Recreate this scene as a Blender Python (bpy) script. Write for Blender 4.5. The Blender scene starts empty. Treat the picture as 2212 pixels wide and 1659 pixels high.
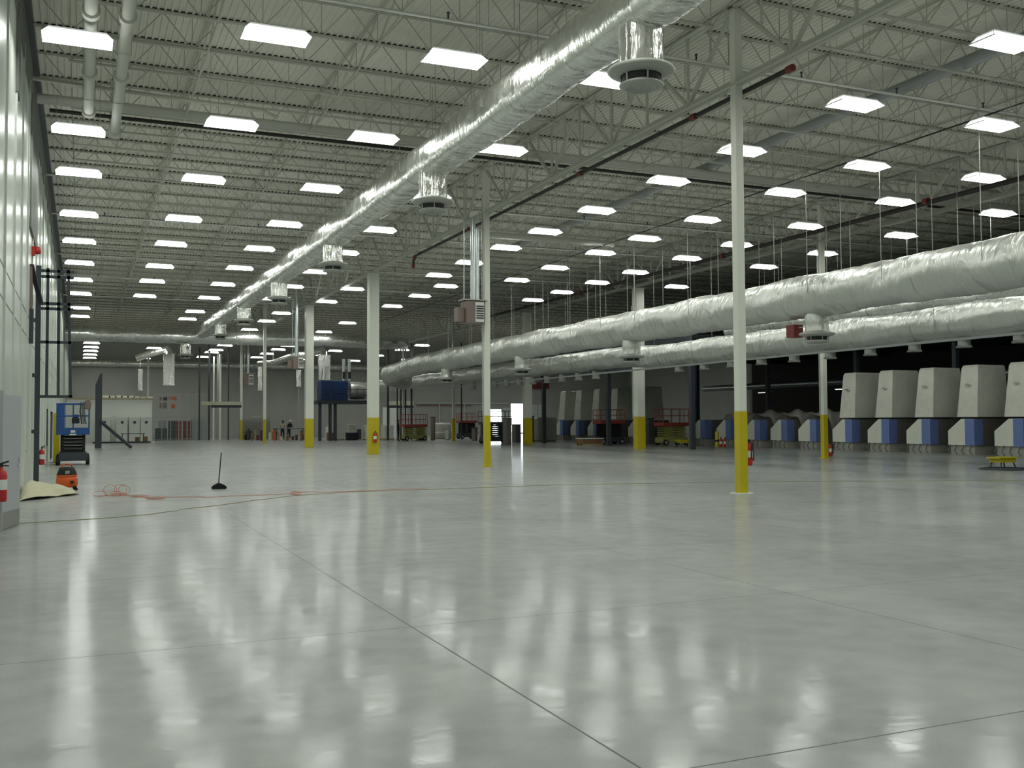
import bpy, bmesh, math, random
from math import sin, cos, pi, atan, radians, sqrt, atan2
from mathutils import Vector, Matrix
R = random.Random(7)
D = bpy.data
SC = bpy.context.scene
COL = SC.collection

# ------------------------------------------------------------------ camera
FPX, IW, IH, EYE = 2140.0, 2212.0, 1659.0, 1.65
yaw, pitch, roll = atan(931 / FPX), atan(79 / FPX), -0.005
fwd = Vector((sin(yaw) * cos(pitch), cos(yaw) * cos(pitch), sin(pitch)))
rt = Vector((cos(yaw), -sin(yaw), 0)); up = rt.cross(fwd)
rt2 = rt * cos(roll) + up * sin(roll); up2 = -rt * sin(roll) + up * cos(roll)
cam_d = D.cameras.new('camera'); cam = D.objects.new('camera', cam_d); COL.objects.link(cam)
m = Matrix((rt2, up2, -fwd)).transposed().to_4x4(); m.translation = (0, 0, EYE)
cam.matrix_world = m
cam_d.sensor_fit = 'HORIZONTAL'; cam_d.sensor_width = 36; cam_d.lens = 36 * FPX / IW
cam_d.clip_start = 0.05; cam_d.clip_end = 400
SC.camera = cam

# ------------------------------------------------------------------ world, exposure
w = D.worlds.new('world'); SC.world = w; w.use_nodes = True
w.node_tree.nodes['Background'].inputs[0].default_value = (0.85, 0.95, 1, 1)
w.node_tree.nodes['Background'].inputs[1].default_value = 6.0      # daylight outside the dock doors
SC.view_settings.view_transform = 'Standard'; SC.view_settings.look = 'None'
SC.view_settings.exposure = 0.1; SC.view_settings.gamma = 1.0
SC.view_settings.use_curve_mapping = False
SC.cycles.use_denoising = True
SC.cycles.max_bounces = 7; SC.cycles.diffuse_bounces = 4; SC.cycles.glossy_bounces = 4
SC.cycles.transparent_max_bounces = 12; SC.cycles.transmission_bounces = 4
SC.cycles.caustics_reflective = False; SC.cycles.caustics_refractive = False
SC.cycles.sample_clamp_indirect = 6.0
LAMP = 21.0

# ------------------------------------------------------------------ photo measurements -> places
def ray(x, y): return fwd + rt2 * ((x - IW / 2) / FPX) - up2 * ((y - IH / 2) / FPX)
def g(x, y, z=0.0):
    d = ray(x, y); return Vector((0, 0, EYE)) + d * ((z - EYE) / d.z)
def aty(x, y, Y):
    d = ray(x, y); return Vector((0, 0, EYE)) + d * (Y / d.y)
def depth(p): return (Vector(p) - Vector((0, 0, EYE))).dot(fwd)
def mpp(p): return depth(p) / FPX
def inview(p, mx=200):
    d = Vector(p) - Vector((0, 0, EYE)); z = d.dot(fwd)
    if z < 0.3: return False
    x = IW / 2 + FPX * d.dot(rt2) / z; y = IH / 2 - FPX * d.dot(up2) / z
    return -mx < x < IW + mx and -mx < y < IH + mx

# ------------------------------------------------------------------ materials
def mat(name, col, rough=0.6, metal=0.0, noise=0.0, nscale=3.0, bump=0.0, bscale=20.0, spec=0.5, emit=None, estr=0.0, alpha=1.0, rvar=0.0, stretch=None, trans=0.0):
    mt = D.materials.new(name); mt.use_nodes = True
    nt = mt.node_tree; b = nt.nodes['Principled BSDF']
    b.inputs['Base Color'].default_value = (*col, 1); b.inputs['Roughness'].default_value = rough
    b.inputs['Metallic'].default_value = metal; b.inputs['Specular IOR Level'].default_value = spec
    b.inputs['Alpha'].default_value = alpha
    if trans: b.inputs['Transmission Weight'].default_value = trans
    tc = nt.nodes.new('ShaderNodeTexCoord'); mp = nt.nodes.new('ShaderNodeMapping')
    nt.links.new(tc.outputs['Object'], mp.inputs[0])
    if stretch: mp.inputs['Scale'].default_value = stretch
    n = nt.nodes.new('ShaderNodeTexNoise'); n.inputs['Scale'].default_value = nscale; n.inputs['Detail'].default_value = 5
    nt.links.new(mp.outputs[0], n.inputs[0])
    if noise or True:
        mx = nt.nodes.new('ShaderNodeMix'); mx.data_type = 'RGBA'
        mx.inputs[6].default_value = (*[max(0, c * (1 - noise)) for c in col], 1)
        mx.inputs[7].default_value = (*[min(1, c * (1 + noise)) for c in col], 1)
        nt.links.new(n.outputs[0], mx.inputs[0]); nt.links.new(mx.outputs[2], b.inputs['Base Color'])
    if rvar:
        mr = nt.nodes.new('ShaderNodeMapRange'); mr.inputs[3].default_value = max(0.02, rough - rvar); mr.inputs[4].default_value = rough + rvar
        mr.inputs[1].default_value = .3; mr.inputs[2].default_value = .7
        nt.links.new(n.outputs[0], mr.inputs[0]); nt.links.new(mr.outputs[0], b.inputs['Roughness'])
    if bump:
        n2 = nt.nodes.new('ShaderNodeTexNoise'); n2.inputs['Scale'].default_value = bscale; n2.inputs['Detail'].default_value = 4
        nt.links.new(mp.outputs[0], n2.inputs[0])
        bp = nt.nodes.new('ShaderNodeBump'); bp.inputs['Strength'].default_value = bump; bp.inputs['Distance'].default_value = 0.05
        nt.links.new(n2.outputs[0], bp.inputs['Height']); nt.links.new(bp.outputs[0], b.inputs['Normal'])
    if emit:
        b.inputs['Emission Color'].default_value = (*emit, 1); b.inputs['Emission Strength'].default_value = estr
    return mt

def foil_mat(name, col, rough, strength, sc, stretch=(1, 1, 1), metal=.92):
    mt = D.materials.new(name); mt.use_nodes = True
    nt = mt.node_tree; b = nt.nodes['Principled BSDF']
    b.inputs['Base Color'].default_value = (*col, 1); b.inputs['Metallic'].default_value = metal; b.inputs['Roughness'].default_value = rough
    tc = nt.nodes.new('ShaderNodeTexCoord'); mp = nt.nodes.new('ShaderNodeMapping'); mp.inputs['Scale'].default_value = stretch
    nt.links.new(tc.outputs['Object'], mp.inputs[0])
    def tex(s, src, det=5, dist=0.0):
        t = nt.nodes.new('ShaderNodeTexNoise'); t.inputs['Scale'].default_value = s; t.inputs['Detail'].default_value = det; t.inputs['Distortion'].default_value = dist
        nt.links.new(src, t.inputs['Vector']); return t
    n = tex(sc, mp.outputs[0], 3, .8); n3 = tex(sc * 3.2, tc.outputs['Object'], 4, 1.0)
    prev = None
    for k, st, di in ((n, strength, .10), (n3, strength * .3, .03)):
        bp = nt.nodes.new('ShaderNodeBump'); bp.inputs['Strength'].default_value = st; bp.inputs['Distance'].default_value = di
        nt.links.new(k.outputs[0], bp.inputs['Height'])
        if prev: nt.links.new(prev.outputs[0], bp.inputs['Normal'])
        prev = bp
    nt.links.new(prev.outputs[0], b.inputs['Normal'])
    mr = nt.nodes.new('ShaderNodeMapRange'); mr.inputs[1].default_value = .35; mr.inputs[2].default_value = .65
    mr.inputs[3].default_value = rough * .8; mr.inputs[4].default_value = rough * 1.3
    nt.links.new(n3.outputs[0], mr.inputs[0]); nt.links.new(mr.outputs[0], b.inputs['Roughness'])
    return mt

def floor_mat():
    mt = D.materials.new('polished_concrete'); mt.use_nodes = True
    nt = mt.node_tree; N = nt.nodes; L = nt.links; b = N['Principled BSDF']
    tc = N.new('ShaderNodeTexCoord'); sx = N.new('ShaderNodeSeparateXYZ'); L.new(tc.outputs['Object'], sx.inputs[0])
    def noise(s, det, sc=(1, 1, 1), dist=0.0):
        mp = N.new('ShaderNodeMapping'); mp.inputs['Scale'].default_value = sc; L.new(tc.outputs['Object'], mp.inputs[0])
        n = N.new('ShaderNodeTexNoise'); n.inputs['Scale'].default_value = s; n.inputs['Detail'].default_value = det; n.inputs['Distortion'].default_value = dist
        L.new(mp.outputs[0], n.inputs[0]); return n
    def mathn(op, a, bb, cc=None):
        k = N.new('ShaderNodeMath'); k.operation = op
        for i, q in enumerate((a, bb, cc)):
            if q is None: continue
            if isinstance(q, (int, float)): k.inputs[i].default_value = q
            else: L.new(q, k.inputs[i])
        return k.outputs[0]
    def joint(axis, off, pitch_, hw):
        t = mathn('SUBTRACT', sx.outputs[axis], off - pitch_ / 2)
        t = mathn('PINGPONG', mathn('ADD', t, pitch_ * 20), pitch_ / 2)     # 0..p/2, = p/2 on the joint
        t = mathn('SUBTRACT', pitch_ / 2, t)
        return mathn('LESS_THAN', t, hw)
    j = mathn('MAXIMUM', joint(0, 2.45, 3.72, .007), joint(1, 4.03, 3.64, .006))
    n1 = noise(.55, 6, dist=.6); n2 = noise(3.5, 6); n3 = noise(60, 3)
    s = mathn('ADD', mathn('MULTIPLY', n1.outputs[0], .5), mathn('MULTIPLY', n2.outputs[0], .35))
    s = mathn('ADD', s, mathn('MULTIPLY', n3.outputs[0], .15))
    cr = N.new('ShaderNodeValToRGB'); e = cr.color_ramp.elements
    e[0].position = .36; e[0].color = (.245, .265, .26, 1); e[1].position = .66; e[1].color = (.40, .42, .40, 1)
    L.new(s, cr.inputs[0])
    mx = N.new('ShaderNodeMix'); mx.data_type = 'RGBA'; L.new(j, mx.inputs[0]); L.new(cr.outputs[0], mx.inputs[6]); mx.inputs[7].default_value = (.05, .052, .045, 1)
    L.new(mx.outputs[2], b.inputs['Base Color'])
    mr = N.new('ShaderNodeMapRange'); mr.inputs[1].default_value = .35; mr.inputs[2].default_value = .65; mr.inputs[3].default_value = .085; mr.inputs[4].default_value = .15
    L.new(n2.outputs[0], mr.inputs[0])
    rj = mathn('MAXIMUM', mr.outputs[0], mathn('MULTIPLY', j, .9)); L.new(rj, b.inputs['Coat Roughness']); b.inputs['Roughness'].default_value = .42
    b.inputs['Coat Weight'].default_value = .38; b.inputs['Coat IOR'].default_value = 1.5
    b.inputs['Specular IOR Level'].default_value = .5
    w1 = noise(1.6, 3, (1, 1, 1)); w2 = noise(11, 3)
    bp = N.new('ShaderNodeBump'); bp.inputs['Strength'].default_value = .25; bp.inputs['Distance'].default_value = .008; L.new(w1.outputs[0], bp.inputs['Height'])
    bq = N.new('ShaderNodeBump'); bq.inputs['Strength'].default_value = .18; bq.inputs['Distance'].default_value = .0035; L.new(w2.outputs[0], bq.inputs['Height']); L.new(bp.outputs[0], bq.inputs['Normal'])
    L.new(bq.outputs[0], b.inputs['Normal']); L.new(bq.outputs[0], b.inputs['Coat Normal'])
    return mt

M = dict(
    floor=floor_mat(),
    deck=mat('deck_paint', (.76, .755, .67), .55, noise=.05),
    steel=mat('joist_paint', (.48, .48, .41), .5, noise=.06),
    girder=mat('girder_paint', (.58, .59, .52), .5, noise=.06),
    column=mat('column_paint', (.80, .83, .74), .4, noise=.03),
    yellow=mat('safety_yellow', (.56, .47, .01), .35, noise=.06),
    wall=mat('wall_panel', (.70, .745, .69), .28, noise=.04, nscale=.8, bump=.08, bscale=1.2, stretch=(1, 1, .15)),
    wallseam=mat('wall_seam', (.22, .26, .22), .5),
    farwall=mat('far_wall_concrete', (.52, .52, .495), .75, noise=.12, nscale=.5, bump=.1, bscale=3),
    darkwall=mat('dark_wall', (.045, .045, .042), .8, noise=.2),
    white=mat('white_paint', (.75, .78, .74), .35, noise=.03),
    fixture=mat('fixture_white', (.85, .87, .85), .4),
    lens=mat('lamp_lens', (1, 1, 1), .5, emit=(.97, 1.0, .93), estr=LAMP), lensside=mat('lamp_side_lens', (1, 1, 1), .5, emit=(.97, 1.0, .97), estr=3.6),
    foil=foil_mat('foil_wrap', (.82, .835, .80), .24, .65, 1.2, (.5, 2.6, .5)),
    foilneck=foil_mat('foil_wrap_neck', (.88, .89, .85), .18, .7, 1.8, (3.0, 3.0, .35)),
    foil_dull=foil_mat('foil_wrap_dull', (.66, .68, .64), .38, 1.0, 1.2, (.7, 2.0, .7), .8),
    galv=mat('galvanised_steel', (.62, .67, .68), .28, metal=.9, noise=.1),
    diffuser=mat('diffuser_grey', (.42, .44, .40), .4, noise=.04),
    black=mat('black', (.012, .012, .014), .6),
    rubber=mat('black_rubber', (.02, .02, .02), .75),
    dark=mat('dark_steel', (.045, .055, .07), .5, noise=.1),
    darkpipe=mat('dark_pipe', (.018, .016, .014), .5),
    red=mat('red_paint', (.50, .025, .02), .35, noise=.06),
    redlift=mat('red_lift_paint', (.34, .05, .04), .5, noise=.1),
    plantblue=mat('plant_blue', (.010, .045, .16), .45, noise=.1),
    dullred=mat('dull_red_paint', (.20, .03, .025), .5, noise=.15),
    walldark=mat('wall_upper_and_shade', (.16, .175, .155), .6, noise=.08),
    rod=mat('hanger_rod', (.42, .43, .40), .45, metal=.3),
    blue=mat('blue_paint', (.02, .09, .30), .4, noise=.08),
    navy=mat('navy_blue', (.02, .055, .22), .4, noise=.08),
    machblue=mat('machine_blue', (.18, .26, .58), .35, noise=.08),
    machwhite=mat('machine_white', (.84, .87, .77), .4, noise=.05),
    machgrey=mat('machine_grey', (.17, .17, .155), .5, noise=.25, nscale=4, bump=.3, bscale=5),
    wrap=mat('plastic_wrap', (.82, .84, .75), .25, noise=.12, nscale=2.5, bump=.5, bscale=4),
    wrapdark=mat('plastic_wrap_dusty', (.45, .45, .40), .35, noise=.18, nscale=2.5, bump=.5, bscale=3),
    film=mat('clear_film', (.62, .60, .56), .2, noise=.1, bump=.7, bscale=4, alpha=.55),
    orange=mat('orange_plastic', (.72, .12, .015), .4, noise=.06),
    cordorange=mat('orange_cord', (.62, .20, .11), .5),
    cordyellow=mat('yellow_cord', (.30, .285, .09), .6),
    cloth=mat('canvas_cloth', (.62, .59, .42), .85, noise=.1, nscale=5, bump=.3, bscale=9),
    card=mat('cardboard', (.26, .15, .07), .8, noise=.12),
    wood=mat('pallet_wood', (.45, .37, .22), .8, noise=.15, nscale=8),
    liftbody=mat('lift_green_yellow', (.30, .30, .10), .5, noise=.12),
    grey=mat('grey_paint', (.33, .35, .35), .4, noise=.04),
    door=mat('door_grey', (.46, .49, .51), .38, noise=.03),
    kick=mat('kick_plate', (.36, .36, .34), .5, metal=.5, noise=.05),
    chrome=mat('chrome', (.8, .8, .8), .15, metal=1.0),
    mesh=mat('wire_mesh', (.40, .42, .40), .5, metal=.3),
    skin=mat('skin', (.35, .18, .11), .6, noise=.05),
    shirt=mat('khaki_shirt', (.45, .43, .28), .8, noise=.08),
    navycloth=mat('navy_cloth', (.015, .018, .035), .85, noise=.1),
    pants=mat('black_trousers', (.012, .012, .016), .85, noise=.1),
    hair=mat('dark_hair', (.02, .012, .008), .7),
    hat=mat('white_hard_hat', (.8, .8, .75), .35),
    heater=mat('heater_brown', (.22, .17, .15), .45, noise=.05),
    insul=mat('pipe_insulation', (.62, .63, .57), .6, noise=.04),
    beige=mat('beige_duct', (.60, .60, .44), .5, noise=.05),
    broom=mat('broom_bristle', (.006, .006, .012), .8, bump=.5, bscale=60),
)

# ------------------------------------------------------------------ mesh helpers
class MB:
    def __init__(s): s.v = []; s.f = []; s.sm = []; s.mi = []; s.cur = 0
    def add(s, vs, fs, smooth=False):
        o = len(s.v); s.v += [tuple(v) for v in vs]
        for f in fs: s.f.append([i + o for i in f]); s.sm.append(smooth); s.mi.append(s.cur)
        return s
    def box(s, x0, x1, y0, y1, z0, z1):
        vs = [(x, y, z) for z in (z0, z1) for x, y in ((x0, y0), (x1, y0), (x1, y1), (x0, y1))]
        return s.add(vs, [(3, 2, 1, 0), (4, 5, 6, 7), (0, 1, 5, 4), (1, 2, 6, 5), (2, 3, 7, 6), (3, 0, 4, 7)])
    def cbox(s, c, d): return s.box(c[0] - d[0] / 2, c[0] + d[0] / 2, c[1] - d[1] / 2, c[1] + d[1] / 2, c[2] - d[2] / 2, c[2] + d[2] / 2)
    def bar(s, p, q, a, b=None, side=None):
        b = b or a; p = Vector(p); q = Vector(q); t = (q - p).normalized()
        sd = Vector(side) if side else (Vector((0, 0, 1)) if abs(t.z) < .9 else Vector((0, 1, 0)))
        u = t.cross(sd).normalized(); v = u.cross(t)
        vs = [e + u * (i * a / 2) + v * (j * b / 2) for e in (p, q) for i, j in ((-1, -1), (1, -1), (1, 1), (-1, 1))]
        return s.add(vs, [(3, 2, 1, 0), (4, 5, 6, 7), (0, 1, 5, 4), (1, 2, 6, 5), (2, 3, 7, 6), (3, 0, 4, 7)])
    def tube(s, pts, r, n=10, caps=True, smooth=True):
        pts = [Vector(p) for p in pts]; rs = r if isinstance(r, (list, tuple)) else [r] * len(pts)
        vs = []; u = None
        for i, p in enumerate(pts):
            t = (pts[min(i + 1, len(pts) - 1)] - pts[max(i - 1, 0)]).normalized()
            if u is None:
                a = Vector((0, 0, 1)) if abs(t.z) < .9 else Vector((1, 0, 0)); u = t.cross(a).normalized()
            else: u = (u - t * u.dot(t)).normalized()
            w_ = t.cross(u)
            vs += [p + (u * cos(2 * pi * k / n) + w_ * sin(2 * pi * k / n)) * rs[i] for k in range(n)]
        fs = [(i * n + k, i * n + (k + 1) % n, (i + 1) * n + (k + 1) % n, (i + 1) * n + k) for i in range(len(pts) - 1) for k in range(n)]
        s.add(vs, fs, smooth)
        if caps: s.add(vs[:n], [tuple(range(n))[::-1]]); s.add(vs[-n:], [tuple(range(n))])
        return s
    def lathe(s, prof, c=(0, 0, 0), n=24, smooth=True):
        vs = [(c[0] + r * cos(2 * pi * k / n), c[1] + r * sin(2 * pi * k / n), c[2] + z) for r, z in prof for k in range(n)]
        fs = [(i * n + k, i * n + (k + 1) % n, (i + 1) * n + (k + 1) % n, (i + 1) * n + k) for i in range(len(prof) - 1) for k in range(n)]
        return s.add(vs, fs, smooth)
    def prism(s, poly, axis, a, b):
        def pt(p, t): return {'x': (t, p[0], p[1]), 'y': (p[0], t, p[1]), 'z': (p[0], p[1], t)}[axis]
        n = len(poly); vs = [pt(p, a) for p in poly] + [pt(p, b) for p in poly]
        return s.add(vs, [tuple(range(n))[::-1], tuple(range(n, 2 * n))] + [(i, (i + 1) % n, n + (i + 1) % n, n + i) for i in range(n)])
    def build(s, name, m, parent=None, loc=(0, 0, 0), bevel=0, recalc=True):
        me = D.meshes.new(name); me.from_pydata(s.v, [], s.f)
        for q in (m if isinstance(m, (list, tuple)) else [m]): me.materials.append(q)
        me.polygons.foreach_set('use_smooth', s.sm); me.polygons.foreach_set('material_index', s.mi)
        if recalc:
            bm = bmesh.new(); bm.from_mesh(me); bmesh.ops.recalc_face_normals(bm, faces=bm.faces); bm.to_mesh(me); bm.free()
        me.update()
        o = D.objects.new(name, me); COL.objects.link(o); o.location = loc
        if parent: o.parent = parent
        if bevel:
            b = o.modifiers.new('b', 'BEVEL'); b.width = bevel; b.segments = 2; b.limit_method = 'ANGLE'
        return o

def tag(o, label, cat, group=None, kind=None):
    o['label'] = label; o['category'] = cat
    if group: o['group'] = group
    if kind: o['kind'] = kind
    return o
def thing(name, label, cat, loc=(0, 0, 0), rz=0.0, group=None):
    o = D.objects.new(name, None); COL.objects.link(o); o.location = loc; o.rotation_euler = (0, 0, rz); o.empty_display_size = .2
    return tag(o, label, cat, group)
def struct(o): o['kind'] = 'structure'; return o
KIDS = {}
def tree_copy(o, parent=None, first=True):
    c = o.copy(); COL.objects.link(c)
    if parent: c.parent = parent
    for ch in [q for q in D.objects if q.parent == o and q != c]: tree_copy(ch, c, False)
    return c
def copy_thing(root, loc, label, rz=None, kids=None, grp=None):
    c = root.copy(); COL.objects.link(c); c.location = loc; c['label'] = label
    if rz is not None: c.rotation_euler = (0, 0, rz)
    if grp: c['group'] = grp
    for k in kids:
        k2 = k[0].copy(); COL.objects.link(k2); k2.parent = c
        for s_ in k[1]: s2 = s_.copy(); COL.objects.link(s2); s2.parent = k2
    return c
ORD = ['nearest', 'second', 'third', 'fourth', 'fifth', 'sixth', 'seventh', 'eighth', 'ninth', 'tenth', 'eleventh', 'twelfth', 'thirteenth', 'fourteenth', 'fifteenth',
       'sixteenth', 'seventeenth', 'eighteenth', 'nineteenth', 'twentieth', 'twenty-first', 'twenty-second', 'twenty-third', 'twenty-fourth', 'twenty-fifth',
       'twenty-sixth', 'twenty-seventh', 'twenty-eighth', 'twenty-ninth', 'thirtieth', 'thirty-first', 'thirty-second', 'thirty-third', 'thirty-fourth',
       'thirty-fifth', 'thirty-sixth', 'thirty-seventh', 'thirty-eighth', 'thirty-ninth', 'fortieth', 'forty-first', 'forty-second', 'forty-third', 'forty-fourth',
       'forty-fifth', 'forty-sixth', 'forty-seventh', 'forty-eighth', 'forty-ninth', 'fiftieth', 'fifty-first', 'fifty-second', 'fifty-third', 'fifty-fourth', 'fifty-fifth', 'fifty-sixth']

# ================================================================== SETTING
XL, XR, YB, YF, ZD = -1.25, 66.0, -10.0, 113.2, 11.0
MB().box(XL - .3, XR + .3, YB, YF + 12, -.3, 0).build('floor', M['floor'])['kind'] = 'structure'

# corrugated roof deck: ribs run along Y
def deck(x0, x1, y0, y1, name):
    p = .152; n = int((x1 - x0) / p); pr = []
    for i in range(n):
        a = x0 + i * p; pr += [(a, 0.0), (a + .045, 0.0), (a + .055, .032), (a + .142, .032)]
    pr.append((x1, 0.0))
    vs = [(x, y, ZD + z) for y in (y0, y1) for x, z in pr]; k = len(pr)
    b = MB().add(vs, [(i, i + 1, k + i + 1, k + i) for i in range(k - 1)])
    b.add([(x0, y0, ZD + .2), (x1, y0, ZD + .2), (x1, y1, ZD + .2), (x0, y1, ZD + .2)], [(0, 1, 2, 3)])
    return struct(b.build(name, M['deck'], recalc=False))
deck(XL - .3, XR + .3, YB, YF + .3, 'ceiling')

# left wall: panels with vertical laps and two level seams
b = MB(); b.box(XL - .3, XL, YB, YF + .3, 0, ZD + .2)
wall_left = struct(b.build('wall_left', M['wall']))
b = MB(); b.box(XL, XL + .03, YB, YF, 9.75, ZD - .22); b.box(XL, XL + .05, 27.6, 31.6, 6.6, 10.0); b.box(XL, XL + .05, 21.6, 22.3, 8.2, 10.0)  # dark upper wall band, plus dark panels that paint shade onto the wall
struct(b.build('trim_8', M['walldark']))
b = MB(); y = 14.0; i = 0
while y < YF:
    b.box(XL, XL + .035, y, y + .12, .1, ZD - .9); y += 2.55
struct(b.build('trim_1', M['wall']))
b = MB(); y = 14.12
while y < YF: b.box(XL, XL + .012, y, y + .03, .1, ZD - .9); y += 2.55
b.box(XL, XL + .006, 14, YF, 4.33, 4.36); b.box(XL, XL + .006, 14, YF, 3.77, 3.80)
struct(b.build('trim_2', M['wallseam']))
b = MB(); b.box(XL, XL + .14, YB, YF, ZD - .22, ZD); struct(b.build('trim_3', M['dark']))

# far wall with dock door openings
ops = []
for (xa, xb, yt) in ((1056, 1084, 884), (1104, 1134, 872), (1180, 1189, 905)):
    A = aty(xa, 925, YF); B_ = aty(xb, yt, YF); ops.append((A.x, B_.x, B_.z))
b = MB(); x = XL
for (a, c, h) in ops:
    b.box(x, a, YF, YF + .3, 0, ZD + .2); b.box(a, c, YF, YF + .3, h, ZD + .2); x = c
b.box(x, XR + .3, YF, YF + .3, 0, ZD + .2)
struct(b.build('wall_far', M['farwall']))
struct(MB().box(XR, XR + .3, 66, YF, 0, ZD + .2).build('wall_right', M['farwall']))
struct(MB().box(50, XR + .3, 66, 66.3, 0, ZD + .2).build('wall_return', M['farwall']))
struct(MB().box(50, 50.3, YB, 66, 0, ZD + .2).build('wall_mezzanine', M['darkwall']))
struct(MB().box(XL - .3, XR, YB - .3, YB, 0, ZD + .2).build('wall_back', M['farwall']))
# pale ground outside the docks
struct(MB().box(30, 75, YF + .3, YF + 12, -.02, 0.0).build('trim_4', M['farwall']))
# closed white dock doors
for n_, (xa, xb, yt) in enumerate(((1086, 1101, 880), (1143, 1160, 874), (1162, 1178, 874)), 1):
    A = aty(xa, 925, YF); B_ = aty(xb, yt, YF)
    b = MB()
    for q in range(6): b.box(A.x, B_.x, YF - .1, YF - .02 - .02 * (q % 2), B_.z * q / 6, B_.z * (q + 1) / 6 - .03)
    struct(b.build('door_%d' % n_, M['white']))

# ================================================================== HANGING LIGHTS
LP = {  # column of fixtures -> (x, [y...])
    'row beside the left wall': (-.13, [-1.5, 4.6, 12.4, 20.57, 27.1, 31.74, 38.1, 43.8, 49.8, 55.7, 61.7, 69.5, 75.0]),
    'second row from the left wall': (3.35, [-1.5, 4.6, 12.8, 18.95, 25.09, 31.17, 37.56, 43.1, 49.5, 54.9, 61.5]),
    'third row from the left wall': (6.92, [-1.5, 4.6, 12.8, 18.79, 24.92, 31.0, 37.2, 42.9, 48.7, 54.8, 61.1, 69.0, 74.2]),
    'row just left of the front columns': (10.5, [-1.5, 4.6, 12.7, 18.7, 24.68, 30.8, 36.93, 42.56, 48.55, 54.34, 60.3]),
    'row behind the big foil duct': (12.45, [68.0, 73.8]),
    'first row right of the front columns': (16.6, [-1.8, 2.4, 6.6, 9.8, 13.76, 17.9, 22.24, 25.96, 30.61, 34.85, 38.76, 43.1, 47.42]),
    'row right of the front columns, farther on': (18.3, [51.13, 55.7, 61.35, 73.06]),
    'second row right of the front columns': (21.0, [-1.8, 2.4, 6.6, 9.8, 13.8, 17.85, 22.19, 25.85, 30.56, 34.67, 38.4, 43.0, 47.56]),
    'row before the second column line': (25.4, [-1.8, 2.4, 6.6, 9.8, 13.8, 17.8, 21.95, 25.55, 30.13, 34.46, 38.23, 42.83, 46.83, 51.11, 55.14]),
    'row behind the second column line': (30.3, [5, 9.5, 14, 18, 21.5, 25.58, 30.2, 34.83, 38.98, 46.66]),
    'row low over the column at mid hall': (13.83, [54.11, 60.4]),
}
LF = {  # farther, lower ones beyond the cross duct, z 8.1
    'short stack at the far left': (.74, [87.56, 92.43, 97.26, 102.63, 107.82]),
    'pair over the white cabinets': (5.8, [91.8, 106.88]),
    'far row over the steel posts': (11.1, [86.46, 92.36, 95.63, 102.68]),
    'far row over the work tables': (16.2, [85.18, 89.93, 95.88, 101.68]),
    'part-added far row left of the blue machine': (21.4, [84.3, 90, 96, 103]),  # first fixture observed, the others added to brighten the far wall
    'far row over the blue machine': (26.8, [80.97, 86.73, 95.0, 104.0]),
    'far row over the pallets': (31.5, [85.15, 89.25, 94.85, 100.41]),
    'last row by the dock doors': (42.0, [80, 88.0, 96.0, 104.0]),
    'added row between the far pallets and docks': (36.5, [82, 91.5, 104]),  # whole row added to throw more light on the far wall
    'farthest row by the right docks': (52.0, [80, 88.0, 96.0, 104.0]),
}
LC = {'pair just before the far cross duct': (11.9, [78.3]), 'pair just before the far cross duct, right side': (17.7, [78.3])}
def make_light(h):
    r = thing('hanging_light', 'x', 'light')
    L2, W2 = .62, .31
    a, c, z = L2 - .10, W2 - .10, .12
    hd = MB().box(-a, a, -c, c, z, z + .03).build('housing', M['fixture'], r)
    q = MB(); bot = [(-L2, -W2, 0), (L2, -W2, 0), (L2, W2, 0), (-L2, W2, 0)]; top = [(-a, -c, z), (a, -c, z), (a, c, z), (-a, c, z)]
    q.add(bot + top, [(3, 2, 1, 0)] + [(i, (i + 1) % 4, 4 + (i + 1) % 4, 4 + i) for i in range(4)]); q.mi = [0, 1, 1, 1, 1]
    le = q.build('lens', [M['lens'], M['lensside']], r, recalc=False)
    ks = [(hd, []), (le, [])]
    for e in (-1, 1):
        lo = MB(); [lo.bar((e * (L2 + .005), y_, .0), (e * (a + .01), y_ * .7, z), .012) for y_ in [-.28 + .08 * k for k in range(8)]]; lo.bar((e * (L2 + .01), -W2, 0), (e * (L2 + .01), W2, 0), .02)
        ks.append((lo.build('end_louvre', M['fixture'], r), []))
    for sx in (-1, 1): ks.append((MB().tube([(sx * (L2 - .12), 0, .11), (sx * (L2 - .12), 0, h)], .005, 5).build('hanger', M['rod'], r), []))
    return r, ks
M['lens'].cycles.emission_sampling = 'FRONT'
M['lensside'].cycles.emission_sampling = 'FRONT'
for grp, zz, src in (('white hanging lights over the hall', 9.0, LP), ('white hanging lights past the cross duct', 8.1, LF), ('white hanging lights by the cross duct', 8.75, LC)):
    light0, lkids = make_light(ZD - zz); used = False
    for row, (x, ys) in src.items():
        ns = 0
        for yv in ys:
            vis = inview((x, yv, zz), 60)
            if vis: nm = ORD[ns]; ns += 1
            lab = ('lit white light, %s of the %s' % (nm, row)) if vis else 'lit white hanging light outside the picture, above the foreground'
            if not used: light0.location = (x, yv, zz); light0['label'] = lab; light0['group'] = grp; used = True
            else: copy_thing(light0, (x, yv, zz), lab, kids=lkids, grp=grp)

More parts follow.
